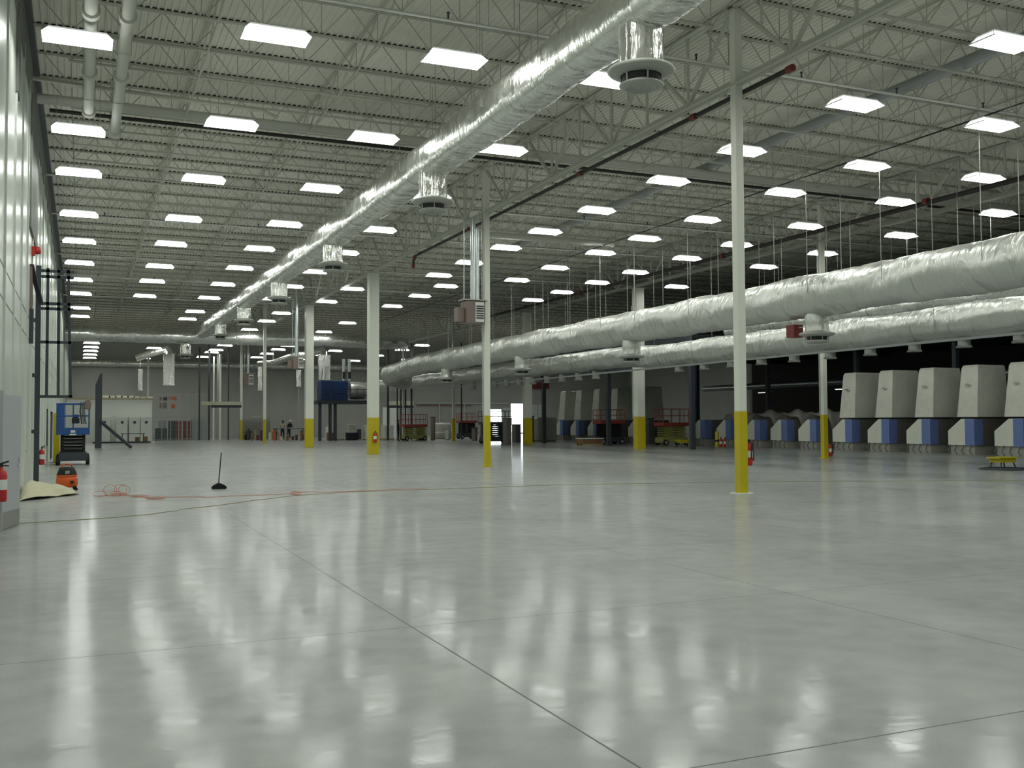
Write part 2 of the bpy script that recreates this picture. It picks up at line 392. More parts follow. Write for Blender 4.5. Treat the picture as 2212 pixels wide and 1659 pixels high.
# ================================================================== ROOF STRUCTURE
CX = [13.45, 28.7, 43.9]; CYS = [3.0, 18.2, 33.4, 48.5, 63.7, 78.9, 94.1, 109.3]
JP = 1.905; BAYS = [(XL, 13.45, 'left bay'), (13.45, 28.7, 'middle bay'), (28.7, 43.9, 'right bay'), (43.9, XR, 'far right bay')]
def make_joist(x0, x1):
    r = thing('roof_joist', 'x', 'roof joist'); L_ = x1 - x0
    t = MB(); t.box(.08, L_ - .08, -.06, -.008, ZD - .045, ZD - .005); t.box(.08, L_ - .08, .008, .06, ZD - .045, ZD - .005)
    to = t.build('top_chord', M['steel'], r)
    fc = MB(); p_ = .152; i = int((x0 - (XL - .3)) / p_) + 2
    while True:
        xa = XL - .3 + i * p_ + .055 - x0
        if xa > L_ - .2: break
        if xa > .1: fc.box(xa, xa + .087, -.055, .055, ZD - .004, ZD + .028)  # black blocks set in the flutes to stand for the shade inside them
        i += 1
    fo = fc.build('flute_shade', M['black'], r); fo['label'] = 'row of black blocks standing in for shade in the deck flutes'; fo['kind'] = 'stuff'
    c = MB(); c.box(.9, L_ - .9, -.05, -.008, ZD - .80, ZD - .765); c.box(.9, L_ - .9, .008, .05, ZD - .80, ZD - .765)
    bo = c.build('bottom_chord', M['steel'], r)
    wb = MB(); n = int(L_ / 1.27); s_ = (L_ - .6) / n; z0, z1 = ZD - .785, ZD - .03
    for i in range(n):
        xa = .3 + i * s_; xm = xa + s_ / 2
        wb.bar((xa, 0, z1), (xm, 0, z0), .020); wb.bar((xm, 0, z0), (xa + s_, 0, z1), .020)
        wb.bar((xm, 0, z0), (xm, 0, z1), .016)
    wo = wb.build('web', M['steel'], r)
    return r, [(to, []), (bo, []), (wo, []), (fo, [])]
for (x0, x1, bn) in BAYS:
    jr, jk = None, None; ns = 0
    for k in range(-8, 47):
        yv = 23.5 + JP * k
        if yv > YF - 1: break
        if not any(inview((x0 + (x1 - x0) * q / 12, yv, ZD - .4), 250) for q in range(13)): continue
        lab = 'pale open-web roof joist over the %s, %s from the camera' % (bn, ORD[ns]); ns += 1
        if jr is None: jr, jk = make_joist(x0, x1); jr.location = (x0, yv, 0); jr['label'] = lab; jr['group'] = 'roof joists over the ' + bn
        else: copy_thing(jr, (x0, yv, 0), lab, kids=jk)

def make_girder():
    r = thing('roof_girder', 'x', 'roof girder'); L_ = 15.2
    t = MB(); t.box(-.13, -.01, .1, L_ - .1, ZD - .10, ZD - .05); t.box(.01, .13, .1, L_ - .1, ZD - .10, ZD - .05)
    to = t.build('top_chord', M['girder'], r)
    c = MB(); c.box(-.12, -.01, .0, L_, 9.16, 9.19); c.box(.01, .12, .0, L_, 9.16, 9.19); c.box(-.035, -.012, 0, L_, 9.19, 9.31); c.box(.012, .035, 0, L_, 9.19, 9.31)
    bo = c.build('bottom_chord', M['girder'], r)
    wb = MB(); n = 4; s_ = L_ / n
    for i in range(n):
        ya = i * s_; ym = ya + s_ / 2
        wb.bar((0, ya + .1, ZD - .1), (0, ym, 9.25), .09, .07); wb.bar((0, ym, 9.25), (0, ya + s_ - .1, ZD - .1), .09, .07)
        wb.bar((0, ym, 9.25), (0, ym, ZD - .1), .06); 
        wb.bar((0, ya + s_, 9.25), (0, ya + s_, ZD - .1), .06) if i < n - 1 else None
        wb.bar((0, ya + s_ / 4, 10.1), (0, ya + s_ / 4, ZD - .1), .04); wb.bar((0, ya + 3 * s_ / 4, 10.1), (0, ya + 3 * s_ / 4, ZD - .1), .04)
    wo = wb.build('web', M['girder'], r)
    return r, [(to, []), (bo, []), (wo, [])]
gr, gk = make_girder(); first = True
for x, ln in zip(CX, ('front column line', 'second column line', 'dark column line at the right')):
    ns = 0
    for y0 in CYS[:-1]:
        if not any(inview((x, y0 + 15.2 * q / 8, 9.2), 250) for q in range(9)): continue
        lab = 'white truss girder along the %s, %s span from the camera' % (ln, ORD[ns]); ns += 1
        if first: gr.location = (x, y0, 0); gr['label'] = lab; gr['group'] = 'truss girders along the column lines'; first = False
        else: copy_thing(gr, (x, y0, 0), lab, kids=gk)

# bridging angles between the joists
for i, (x, nm) in enumerate(((2.6, 'beside the left wall'), (6.1, 'over the third light row'), (9.9, 'above the big foil duct'), (17.4, 'right of the front columns'), (21.1, 'over the middle bay'), (24.8, 'left of the second column line'), (32.5, 'right of the second column line'), (37.5, 'over the wrapped machines'))):
    b = MB(); b.bar((x, 12, ZD - .80), (x, 84, ZD - .80), .035); b.bar((x, 12, ZD - .06), (x, 84, ZD - .06), .03)
    for k in range(-6, 32):
        ya = 23.5 + JP * k
        b.bar((x + .02, ya, ZD - .06), (x + .02, ya + JP, ZD - .78), .05, .012); 
        if k % 2: b.bar((x - .02, ya, ZD - .78), (x - .02, ya + JP, ZD - .06), .03, .01)
    tag(b.build('joist_bridging', M['steel']), 'thin steel bridging strip running away between joists, %s' % nm, 'bridging', 'bridging strips between the joists')

# sprinkler pipes across the hall
b0 = None
for i, (yv, nm) in enumerate(((19.08, 'nearest the camera'), (36.3, 'second from the camera'), (43.0, 'third from the camera'), (53.2, 'fourth from the camera'), (61.0, 'fifth from the camera'), (70.2, 'farthest from the camera'))):
    r = thing('sprinkler_pipe', 'thin white sprinkler pipe crossing under the roof, %s' % nm, 'pipe', (0, yv, 0), 0, 'sprinkler pipes across the roof')
    MB().tube([(XL + .1, 0, 9.95), (43, 0, 9.95)], .03, 8).build('pipe', M['white'], r)
    for q in range(14):
        x = .8 + q * 3.05; hd = MB(); hd.tube([(x, 0, 9.98), (x, 0, 10.1)], .02, 6); hd.lathe([(0, .0), (.04, .01), (.03, .03), (.008, .05)], (x, 0, 10.09), 8)
        hd.build('sprinkler_head', M['dark'], r); MB().bar((x + .9, 0, 9.95), (x + .9, 0, ZD), .012).build('hanger', M['rod'], r)
# dark water mains
def pipe(name, lab, pts, r, m, cat='pipe', group=None, coup=None, cm=None):
    t = thing(name, lab, cat, (0, 0, 0), 0, group)
    MB().tube(pts, r, 12).build('pipe_run', m, t)
    for c, d in (coup or []):
        MB().tube([Vector(c) - Vector(d) * .09, Vector(c) + Vector(d) * .09], r * 1.45, 12).build('coupling', cm or M['dullred'], t)
    return t
t = pipe('fire_main', 'black fire pipe with red couplings under the nearest truss girder', [(13.67, 16.6, 9.05), (13.67, 42.2, 9.05), (13.67, 42.45, 8.95), (13.67, 42.5, 8.6)], .055, M['darkpipe'],
     coup=[((13.67, 16.6, 9.05), (0, 1, 0)), ((13.67, 20.2, 9.05), (0, 1, 0)), ((13.67, 26.2, 9.05), (0, 1, 0)), ((13.67, 35.5, 9.05), (0, 1, 0)), ((13.67, 42.3, 8.98), (0, .7, -.7)), ((13.67, 42.5, 8.62), (0, 0, 1))])
pipe('fire_main', 'long black fire pipe along the second column line at the right', [(27.1, 10, 9.2), (27.1, 72, 9.2)], .09, M['darkpipe'],
     coup=[((27.1, 25.8, 9.25), (0, 1, 0)), ((27.1, 37.8, 9.2), (0, 1, 0)), ((27.1, 52, 9.2), (0, 1, 0))])
pipe('cable_run', 'thin black cable running away over the middle bay', [(21.05, 9, 9.35), (21.05, 75, 9.35)], .022, M['darkpipe'], cat='cable')
t = pipe('cross_pipe', 'wide white pipe with a black pipe below crossing the whole roof', [(XL + .1, 28.9, 10.28), (39, 28.9, 10.28)], .14, M['insul'])
o = MB().tube([(XL + .4, 28.75, 9.95), (39, 28.75, 9.95)], .055, 8).build('lower_pipe', M['darkpipe'], t); o['label'] = 'black lower pipe'
pipe('cross_pipe', 'short thick white pipe crossing behind the second front column', [(13.9, 38.3, 9.45), (21.6, 38.3, 9.45)], .13, M['insul'])
pipe('grey_conduit', 'broad grey band-like duct along the deck above the middle bay', [(20.1, 10, 10.5), (20.1, 46, 10.5)], .16, M['grey'], cat='duct')
for i, (x, y1, nm) in enumerate(((.1, 27.2, 'left'), (.76, 28.9, 'right'))):
    c = [((x, yy, 9.5), (0, 1, 0)) for yy in (17.6, 20.3, 23.9, y1 - .3)]
    t = pipe('ceiling_pipe', 'fat white pipe at the upper left, the %s of the pair' % nm, [(x, 8, 9.5), (x, y1 - .15, 9.5), (x, y1, 9.62), (x, y1 + .05, 9.9), (x, y1 + .05, ZD)], .12, M['insul'], group='fat white pipes at the upper left', coup=c, cm=M['insul'])
    for yy in (14, 18.6, 22, 25.5):
        hb = MB(); hb.bar((x - .135, yy, 9.36), (x - .135, yy, ZD), .012); hb.bar((x + .135, yy, 9.36), (x + .135, yy, ZD), .012); hb.bar((x - .135, yy, 9.36), (x + .135, yy, 9.36), .012); hb.build('hanger', M['rod'], t)
# black air line across above the far bay
pipe('grey_conduit', 'grey curved conduit sagging across the roof beside the left wall', [(XL + .1, 26.2, 9.95), (2, 26.3, 9.9), (4.3, 26.3, 9.85), (4.7, 26.3, 9.7)], .05, M['steel'], cat='conduit')

# ================================================================== FOIL DUCTS
def foil_tube(pts, r, seed, step=.16, n=30, amp=.035, seam=1.2, square=0):
    """wrapped duct: rings with soft folds, tighter at the band seams"""
    rr = random.Random(seed); pts = [Vector(p) for p in pts]; b = MB(); vs = []; cnt = 0
    segs = []; 
    for a, c in zip(pts, pts[1:]):
        L_ = (c - a).length; k = max(2, int(L_ / step))
        for i in range(k): segs.append((a.lerp(c, i / k), (c - a).normalized()))
    segs.append((pts[-1], (pts[-1] - pts[-2]).normalized()))
    fold = [rr.uniform(-1, 1) for _ in range(n)]; fold2 = fold[:]
    s_ = 0; u = None; last = segs[0][0]; ph = [rr.uniform(0, 6.28) for _ in range(8)]
    for p, t in segs:
        s_ += (p - last).length; last = p
        a0 = Vector((0, 0, 1)) if abs(t.z) < .9 else Vector((1, 0, 0)); u = t.cross(a0).normalized(); w_ = u.cross(t)
        f = (s_ % seam) / seam; q = min(f, 1 - f) * 2
        if f < step / seam: fold2 = [rr.uniform(-1, 1) for _ in range(n)]
        puff = .045 * sin(pi * f) ** .5 - (.02 if q < .12 else 0) + .03 * sin(s_ * .9 + ph[0])
        for k in range(n):
            th = 2 * pi * k / n
            d = r * (1 + puff + amp * fold2[k] * (1 - q) * .6 + amp * .5 * sin(3 * th + s_ * 1.3 + ph[1]) + amp * .4 * sin(5 * th - s_ * 2.1 + ph[2]) + rr.uniform(-.5, .5) * amp * .5)
            if square: d /= (abs(cos(th)) ** square + abs(sin(th)) ** square) ** (1 / square)
            vs.append(p + (u * cos(th) + w_ * sin(th)) * d)
    m_ = len(segs)
    b.add(vs, [(i * n + k, i * n + (k + 1) % n, (i + 1) * n + (k + 1) % n, (i + 1) * n + k) for i in range(m_ - 1) for k in range(n)], True)
    b.add(vs[:n], [tuple(range(n))]); b.add(vs[-n:], [tuple(range(n))[::-1]])
    return b
def diffuser_part(parent, loc, top, r=.59, foil='foil', label=None):
    """drop of a duct: foil neck, round outlet"""
    nk = foil_tube([(0, 0, top), (0, 0, .06)], r * .64, int(loc[1] * 7) + 1, step=.09, n=22, amp=.03, seam=.5)
    nko = nk.build('duct_drop', M['foilneck' if foil == 'foil' else foil], parent, loc)
    d = MB(); d.lathe([(0, .09), (r * .6, .10), (r * .97, .03), (r, .0), (r * .95, -.035), (r * .62, -.09), (r * .60, -.09), (r * .60, -.05), (0, -.05)], n=36)
    do = d.build('air_outlet', M['diffuser'], nko)
    s_ = MB(); s_.lathe([(r * .58, -.06), (r * .52, -.21)], n=36); s_.lathe([(0, -.055), (r * .6, -.06)], n=36); s_.build('slot', M['black'], nko)
    c = MB(); c.lathe([(r * .56, -.20), (r * .66, -.235), (r * .64, -.26), (r * .46, -.30), (r * .42, -.29), (r * .36, -.24), (r * .1, -.25), (0, -.30)], n=36); c.lathe([(r * .56, -.20), (r * .44, -.19), (0, -.19)], n=36)
    for k in range(6): a = k * pi / 3 + .3; c.bar((r * .62 * cos(a), r * .62 * sin(a), -.06), (r * .60 * cos(a), r * .60 * sin(a), -.24), .02)
    c.build('cone', M['diffuser'], nko)
    return nko
def hangers(parent, xs, ys, z0, z1=ZD, nm='hanger_rod'):
    b = MB()
    for y_ in ys:
        for x_ in xs: b.bar((x_, y_, z0), (x_, y_, z1), .014)
    return b.build(nm, M['galv'], parent)

dl = thing('foil_duct', 'big shiny foil-wrapped duct running away from the top centre', 'duct', (8.45, 0, 0))
foil_tube([(0, 11.4, 8.54), (0, 79.3, 8.54)], .44, 3, n=36, amp=.028, square=3.6).build('duct_run', M['foil'], dl)
for yv in (14.0, 24.6, 35.9, 46.7, 57.6, 68.0): diffuser_part(dl, (0, yv, 7.42), .9, .56)
for yv in range(14, 79, 3):
    for sx in (-1, 1): MB().bar((sx * .48, yv, 8.54), (sx * .48, yv, ZD), .012).build('hanger_rod', M['rod'], dl)

r1 = thing('foil_duct', 'thick wrapped duct, upper of the two at the right, hung on long rods', 'duct', (22, 0, 0))
foil_tube([(0, 10, 5.68), (0, 66.5, 5.68), (0, 74.6, 5.30), (.5, 75.6, 5.05), (2.0, 76.6, 4.85)], .66, 5, step=.16, amp=.055, seam=1.5).build('duct_run', M['foil_dull'], r1)
for yv in (25.6, 37.5, 49.2, 61.3): diffuser_part(r1, (0, yv, 4.42), .75, .58, 'foil_dull')
for yv in (18.5, 22, 25.2, 28.6, 32, 36, 39, 42, 45, 49, 52, 55, 59, 63, 67):
    for sx in (-1, 1): MB().bar((sx * .7, yv, 5.7), (sx * .7, yv, ZD), .014).build('hanger_rod', M['rod'], r1)

r2 = thing('foil_duct', 'long wrapped duct, lower of the two at the right, with small outlets beneath', 'duct', (26, 0, 0))
foil_tube([(0, 10, 4.78), (0, 42.5, 4.78), (0, 44.5, 4.95), (0, 97, 4.95)], .53, 8, step=.16, amp=.055, seam=1.5).build('duct_run', M['foil_dull'], r2)
for k in range(23):
    yv = 21.26 + 2.07 * k
    if 41.5 < yv < 46.5: continue
    q = MB().tube([(0, yv, 4.35), (0, yv, 3.98)], [.2, .2], 14); q.lathe([(.2, 0), (.24, -.02), (.24, -.07), (.15, -.07)], (0, yv, 3.99), 14)
    q.build('outlet_collar', M['diffuser'], r2)
b = MB(); b.box(-.5, -.42, 12, 70, 4.12, 4.2); b.build('support_rail', M['grey'], r2)
for yv in (20, 24, 29, 33, 38, 43, 48, 53, 58, 64, 70, 76, 85):
    for sx in (-1, 1): MB().bar((sx * .57, yv, 4.2), (sx * .57, yv, ZD), .014).build('hanger_rod', M['rod'], r2)

r3 = thing('foil_duct', 'crinkled foil duct half hidden between the two thick ducts at the right', 'duct', (30, 0, 0))
foil_tube([(0, 12, 6.15), (0, 41.3, 6.15)], .4, 12, step=.16, amp=.06, seam=.7).build('duct_run', M['foil'], r3)
for yv in range(14, 42, 4):
    for sx in (-1, 1): MB().bar((sx * .42, yv, 6.1), (sx * .42, yv, ZD), .012).build('hanger_rod', M['rod'], r3)

cd = thing('foil_duct', 'foil-wrapped duct crossing the hall at the far end of the big duct', 'duct', (0, 79.6, 0))
foil_tube([(XL + .1, 0, 8.22), (25, 0, 8.22)], .53, 21, step=.2).build('duct_run', M['foil'], cd)
o = diffuser_part(cd, (7.3, 0, 6.8), .9, .57); 
for x in range(0, 26, 3):
    for sy in (-1, 1): MB().bar((x, sy * .54, 8.2), (x, sy * .54, ZD), .016).build('hanger_rod', M['rod'], cd)
cd2 = thing('foil_duct', 'slim foil duct along the top of the far grey wall', 'duct', (0, 112.3, 0))
foil_tube([(XL + .1, 0, 7.9), (46, 0, 7.9)], .36, 33, step=.3).build('duct_run', M['foil'], cd2)
for x in range(1, 46, 4): MB().bar((x, 0, 8.2), (x, 0, ZD), .03).build('hanger_rod', M['rod'], cd2)
# hanging vertical ducts at the back
for (x, y0, y1, wp, Y, lab, rec) in ((365, 766, 832, 22, 92, 'fat silver vertical duct hanging near the far left wall end', 1), (303, 798, 843, 9, 110, 'narrow silver duct flat against the far wall over the cabinets', 0),
                                (561, 793, 843, 9, 110, 'narrow silver duct against the far wall behind the thin column', 0), (644, 800, 835, 10, 110, 'short silver duct against the far wall beneath the heater', 0),
                                (700, 768, 820, 24, 90, 'wide silver duct rising from the blue machine', 1)):
    A = aty(x, y0, Y); B_ = aty(x, y1, Y); w_ = wp * mpp(A)
    t = thing('vertical_duct', lab, 'duct', (A.x, Y, 0))
    q = MB(); q.box(-w_ / 2, w_ / 2, -.25, .25, B_.z, A.z)
    for k in range(5): zz = B_.z + (A.z - B_.z) * k / 4; q.box(-w_ / 2 - .03, w_ / 2 + .03, -.28, .28, zz - .03, zz + .03)
    q.build('duct_body', M['foilneck'], t)
    if rec:
        foil_tube([(0, 0, A.z - .1), (0, .2, A.z + .5), (-1.2, .9, A.z + .2), (-2.6, 1.4, A.z - .3)], .3, 5, step=.15, n=16).build('elbow', M['foil'], t)
    MB().bar((0, .1, A.z), (0, .1, ZD), .03).build('hanger_rod', M['galv'], t)
# diagonal foil branch toward heater
t = thing('branch_duct', 'slanted foil branch duct climbing to the heater behind the boxed columns', 'duct', (0, 0, 0))
P1 = aty(560, 786, 100); P2 = aty(590, 784, 92); P3 = aty(636, 768, 86); P4 = aty(672, 765, 84)
foil_tube([P1, P2, P3, P4], .26, 40, step=.15, n=16).build('duct_run', M['foil'], t)
MB().bar(P2, (P2.x, P2.y, ZD), .03).build('hanger_rod', M['galv'], t)

# ================================================================== COLUMNS
def col(x, y, s_, h, lab, base=None, conduit=False):
    t = thing('steel_column', lab, 'column', (x, y, 0))
    a = s_ / 2
    MB().box(-a, a, -a, a, 1.83, h).build('shaft', M['column'], t, bevel=.012)
    MB().box(-a - .006, a + .006, -a - .006, a + .006, .0, 1.83).build('yellow_base', M['yellow'], t, bevel=.012)['label'] = 'yellow painted base'
    if s_ < .3: MB().box(-a - .09, a + .09, -a - .09, a + .09, 0, .022).build('base_plate', M['yellow'] if base is None else base, t)
    if conduit: 
        c = MB(); c.tube([(-a - .03, a + .0, 1.9), (-a - .03, a, h - 1)], .017, 8); c.build('conduit', M['galv'], t)
    MB().box(-a - .06, a + .06, -a - .06, a + .06, h - .03, h).build('cap_plate', M['girder'], t)
    return t
col(13.5, 18.25, .20, ZD - .1, 'slim white column with yellow base, nearest the camera', base=M['column'])
col(13.45, 33.2, .20, ZD - .1, 'slim white column with yellow base beside the hanging heater', conduit=True)
col(13.5, 48.6, .50, 9.15, 'broad boxed white column carrying a red extinguisher on its yellow base')
col(13.42, 63.5, .50, 9.15, 'broad boxed white column, second behind the one with the extinguisher')
col(12.95, 77.5, .22, ZD - .1, 'slim white column with yellow base before the work tables')
col(28.4, 62.6, .50, 9.15, 'broad boxed column standing against the bright dock doors', conduit=True)
col(29.05, 48.7, .50, 9.15, 'broad boxed white column in front of the dark mezzanine', conduit=True)
col(28.75, 33.1, .21, ZD - .1, 'slim white column with yellow base before the wrapped machines', conduit=True)
p = g(980, 952); col(p.x, p.y, .22, ZD - .1, 'slim dim column with yellow base among the wrapped pallets')

# extinguishers
def extinguisher(loc, rz, lab, mount=True, s_=1.0, body='red'):
    t = thing('fire_extinguisher', lab, 'fire extinguisher', loc, rz)
    MB().lathe([(0, 0), (.07, 0), (.08, .03), (.08, .40), (.06, .46), (.025, .49), (.025, .52), (0, .52)], n=16).build('cylinder', M[body], t)
    h = MB(); h.box(-.02, .02, -.02, .02, .5, .56); h.bar((0, .02, .56), (0, -.10, .60), .025); h.bar((0, .02, .54), (0, -.10, .53), .02); h.build('valve_handle', M['black'], t)
    MB().tube([(.03, 0, .53), (.09, 0, .5), (.105, 0, .40), (.10, -.01, .15)], .013, 8).build('hose', M['rubber'], t)
    lb = MB(); lb.lathe([(.082, .18), (.082, .33)], n=16); lb.build('paper_label', M['white'], t)
    if mount: MB().box(-.05, .05, .07, .11, .1, .5).build('bracket', M['dark'], t)
    return t
extinguisher((13.50, 48.22, .58), 0, 'red fire extinguisher hung on the broad column with yellow base')
extinguisher((13.71, 18.25, .62), -pi / 2, 'red fire extinguisher on the nearest slim column, right side')
extinguisher((28.98, 33.0, .08), -pi / 2, 'red fire extinguisher low on the slim column before the machines')
extinguisher((-1.08, 16.62, .48), pi / 2, 'red fire extinguisher at the left edge before the grey door')
extinguisher((XL + .13, 34.6, .33), pi / 2, 'red fire extinguisher on the white wall behind the dark frame')
for x, lab, bd in ((1557, 'small red extinguisher standing on the floor left of its twin, by the machines', 'red'), (1566, 'small red extinguisher standing on the floor next to the nearest column', 'red')):
    p = g(x, 965.5); extinguisher((p.x, p.y, 0), 0, lab, False, body=bd)
p = g(1549, 965); t = thing('warning_bollard', 'short yellow marker stand beside two small red extinguishers', 'marker', (p.x, p.y, 0))
MB().lathe([(0, 0), (.16, 0), (.15, .05), (.12, .08), (.11, .9), (.06, .95), (0, .95)], n=14).build('body', M['yellow'], t)
MB().lathe([(.122, .3), (.12, .42)], n=14).build('band', M['black'], t)

# ================================================================== LEFT SIDE
# grey door leaf standing open
t = thing('open_door', 'grey steel door standing open at the left edge', 'door', (-1.13, 17.12, 0)); L_ = .965
t.rotation_euler = (0, 0, atan2(.94, .21))
MB().box(0, L_, -.022, .022, .01, 2.10).build('door_leaf', M['door'], t, bevel=.004)
MB().box(.04, L_ - .03, -.026, -.022, .02, .27).build('kick_plate', M['kick'], t)
q = MB()
for s_ in (-1, 1): q.lathe([(0, 0), (.03, 0), (.03, .03), (0, .03)], n=12); 
q = MB(); q.tube([(L_ - .07, -.02, 1.02), (L_ - .07, -.07, 1.02)], .014, 8); q.tube([(L_ - .07, -.07, 1.02), (L_ - .19, -.07, 1.02)], .011, 8)
q.tube([(L_ - .07, .02, 1.02), (L_ - .07, .07, 1.02)], .014, 8); q.tube([(L_ - .07, .07, 1.02), (L_ - .19, .07, 1.02)], .011, 8); q.box(L_ - .1, L_ - .04, -.027, .027, .95, 1.09)
q.build('lever_handle', M['chrome'], t)
# side of wall frame for it
struct(MB().box(XL, XL + .16, 17.0, 17.1, 0, 2.15).build('door_4', M['door']))

# dark steel frame on the wall
t = thing('steel_gantry', 'tall dark steel post and rail frame fixed out from the left wall', 'frame', (0, 29.9, 0))
q = MB(); q.bar((-1.10, 0, 0), (-1.10, 0, 5.95), .13); q.build('post', M['dark'], t)
for x0, x1, zb in ((-.87, -.87, 2.4), (-.58, -.60, 2.4), (-.27, -.36, 2.35)): MB().bar((x0, 0, zb), (x1, 0, 5.9), .075).build('upright', M['dark'], t)
for z in (2.37, 3.86, 4.78, 4.92, 5.66, 5.82): MB().bar((-1.10, 0, z), (-.22, 0, z), .075).build('rail', M['dark'], t)
for z in (1.42, 2.95, 4.45): MB().bar((XL, -.02, z), (-1.10, 0, z), .14, .1).build('wall_bracket', M['dark'], t)
MB().box(-1.24, -.98, -.12, .12, 0, .03).build('base_plate', M['dark'], t)
# beacon, hood and handrail on wall
t = thing('alarm_beacon', 'small red and amber alarm beacon on the left wall', 'alarm', (XL, 29.2, 6.25))
MB().box(0, .09, -.09, .09, -.13, .1).build('base', M['red'], t); MB().lathe([(0, -.1), (.09, -.08), (.1, 0), (.08, .09), (0, .12)], (.13, 0, 0), 12).build('lens_dome', M['red'], t)
t = thing('wall_hood', 'dark triangular hood sticking out of the left wall above the frame', 'hood', (XL, 28.6, 5.0))
MB().prism([(-.25, -.45), (.5, -.2), (-.25, .75)], 'x', 0, .06).build('side_plate', M['heater'], t); MB().bar((0.03, -.25, .75), (.25, .5, -.2), .12, .05).build('roof_plate', M['dark'], t)
MB().box(0, .1, -.3, -.2, -1.3, -.4).build('down_pipe', M['dark'], t)
# window strips/doors in the wall
for n_, (y0, y1, z0, z1) in enumerate(((42.8, 43.3, .75, 2.2), (48.9, 50.6, .02, 2.15), (53.6, 54.9, .7, 2.1)), 5):
    q = MB(); q.box(XL, XL + .05, y0, y0 + .12, z0, z1); q.box(XL, XL + .05, y1 - .12, y1, z0, z1); q.box(XL, XL + .05, y0, y1, z1 - .1, z1)
    struct(q.build('window_%d' % n_, M['dark']))
    struct(MB().box(XL + .005, XL + .02, y0 + .12, y1 - .12, z0 + .0, z1 - .1).build('trim_%d' % n_, M['white']))
t = struct(MB().box(XL, XL + .03, 24.5, 25.45, .01, 2.13).build('door_9', M['wall'])); MB().tube([(XL + .03, 25.35, 1.0), (XL + .11, 25.35, 1.0), (XL + .11, 25.2, 1.0)], .014, 8).build('lever_handle', M['chrome'], t)
# dark pad before the wall
# drop cloth
b = MB(); n = 22; pts = [g(42, 1052), g(46, 1085), g(150, 1071), g(166, 1060)]
rr = random.Random(4)
b = MB(); vs = []
for j in range(n + 1):
    for i in range(n + 1):
        u_, v_ = i / n, j / n
        a = Vector((-1.2, 23.2, 0)).lerp(Vector((-.02, 24.9, 0)), u_); c = Vector((-1.2, 28.0, 0)).lerp(Vector((-.35, 27.2, 0)), u_)
        p = a.lerp(c, v_); e = min(u_, 1 - u_, v_, 1 - v_)
        h = .02 + .05 * abs(sin(5 * u_ - 9 * v_ + 2 * sin(6 * v_))) * (1 - u_ * .5) + (.28 * math.exp(-((v_ - .42) / .2) ** 2) * (1 - u_) ** .7 + .10 * math.exp(-((v_ - .25) / .12) ** 2) * (1 - u_) + .05 * sin(9 * u_ + 4 * v_) * sin(7 * v_)) * min(1, e * 9)
        vs.append((p.x + .04 * sin(v_ * 19), p.y + .06 * sin(u_ * 13), max(.012, h + rr.uniform(0, .012))))
b.add(vs, [(j * (n + 1) + i, j * (n + 1) + i + 1, (j + 1) * (n + 1) + i + 1, (j + 1) * (n + 1) + i) for j in range(n) for i in range(n)], True)
o = b.build('drop_cloth', M['cloth']); tag(o, 'crumpled beige canvas cloth on the floor by the left wall', 'cloth')
sd = o.modifiers.new('s', 'SOLIDIFY'); sd.thickness = .008; sd.offset = 1

# vacuum
p = g(144, 1059); t = thing('shop_vacuum', 'orange and black shop vacuum on casters by the beige cloth', 'vacuum', (p.x, p.y + .1, 0), .4)
MB().lathe([(0, .07), (.21, .07), (.245, .11), (.25, .27), (.225, .34), (0, .34)], n=28).build('tank', M['orange'], t)
q = MB().lathe([(.228, .34), (.235, .37), (.19, .50), (.16, .56), (0, .57)], n=28); q.build('motor_head', M['rubber'], t)
MB().lathe([(.236, .335), (.24, .36), (.234, .375)], n=28).build('rim', M['orange'], t)
q = MB(); q.tube([(-.13, 0, .54), (-.11, 0, .62), (0, 0, .64), (.11, 0, .62), (.13, 0, .54)], .018, 8); q.build('handle', M['orange'], t)
MB().box(-.12, -.02, -.215, -.185, .40, .48).build('side_label', M['grey'], t, bevel=.004)
for k in range(4):
    a = k * pi / 2 + .5; q = MB(); q.bar((.18 * cos(a), .18 * sin(a), .09), (.27 * cos(a), .27 * sin(a), .07), .05); c_ = Vector((.27 * cos(a), .27 * sin(a), .035))
    q.tube([c_ - Vector((sin(a), -cos(a), 0)) * .015, c_ + Vector((sin(a), -cos(a), 0)) * .015], .035, 12); q.build('caster', M['rubber'], t)
q = MB().lathe([(0, 0), (.04, 0), (.04, .03), (0, .03)], n=12)
MB().tube([(.02, -.23, .2), (.02, -.29, .2)], .04, 12).build('hose_port', M['black'], t)

# broom
p = g(473, 1056); t = thing('push_broom', 'black broom standing upright alone on the open floor', 'broom', (p.x, p.y, 0), -.1)
q = MB(); q.prism([(-.17, 0), (.17, 0), (.19, .05), (.12, .10), (.03, .14), (-.04, .14), (-.12, .10), (-.185, .05)], 'y', -.07, .07); q.build('brush_head', M['broom'], t, bevel=.02)
MB().tube([(-.01, 0, .11), (.05, .0, .89)], .013, 8).build('stick', M['black'], t)

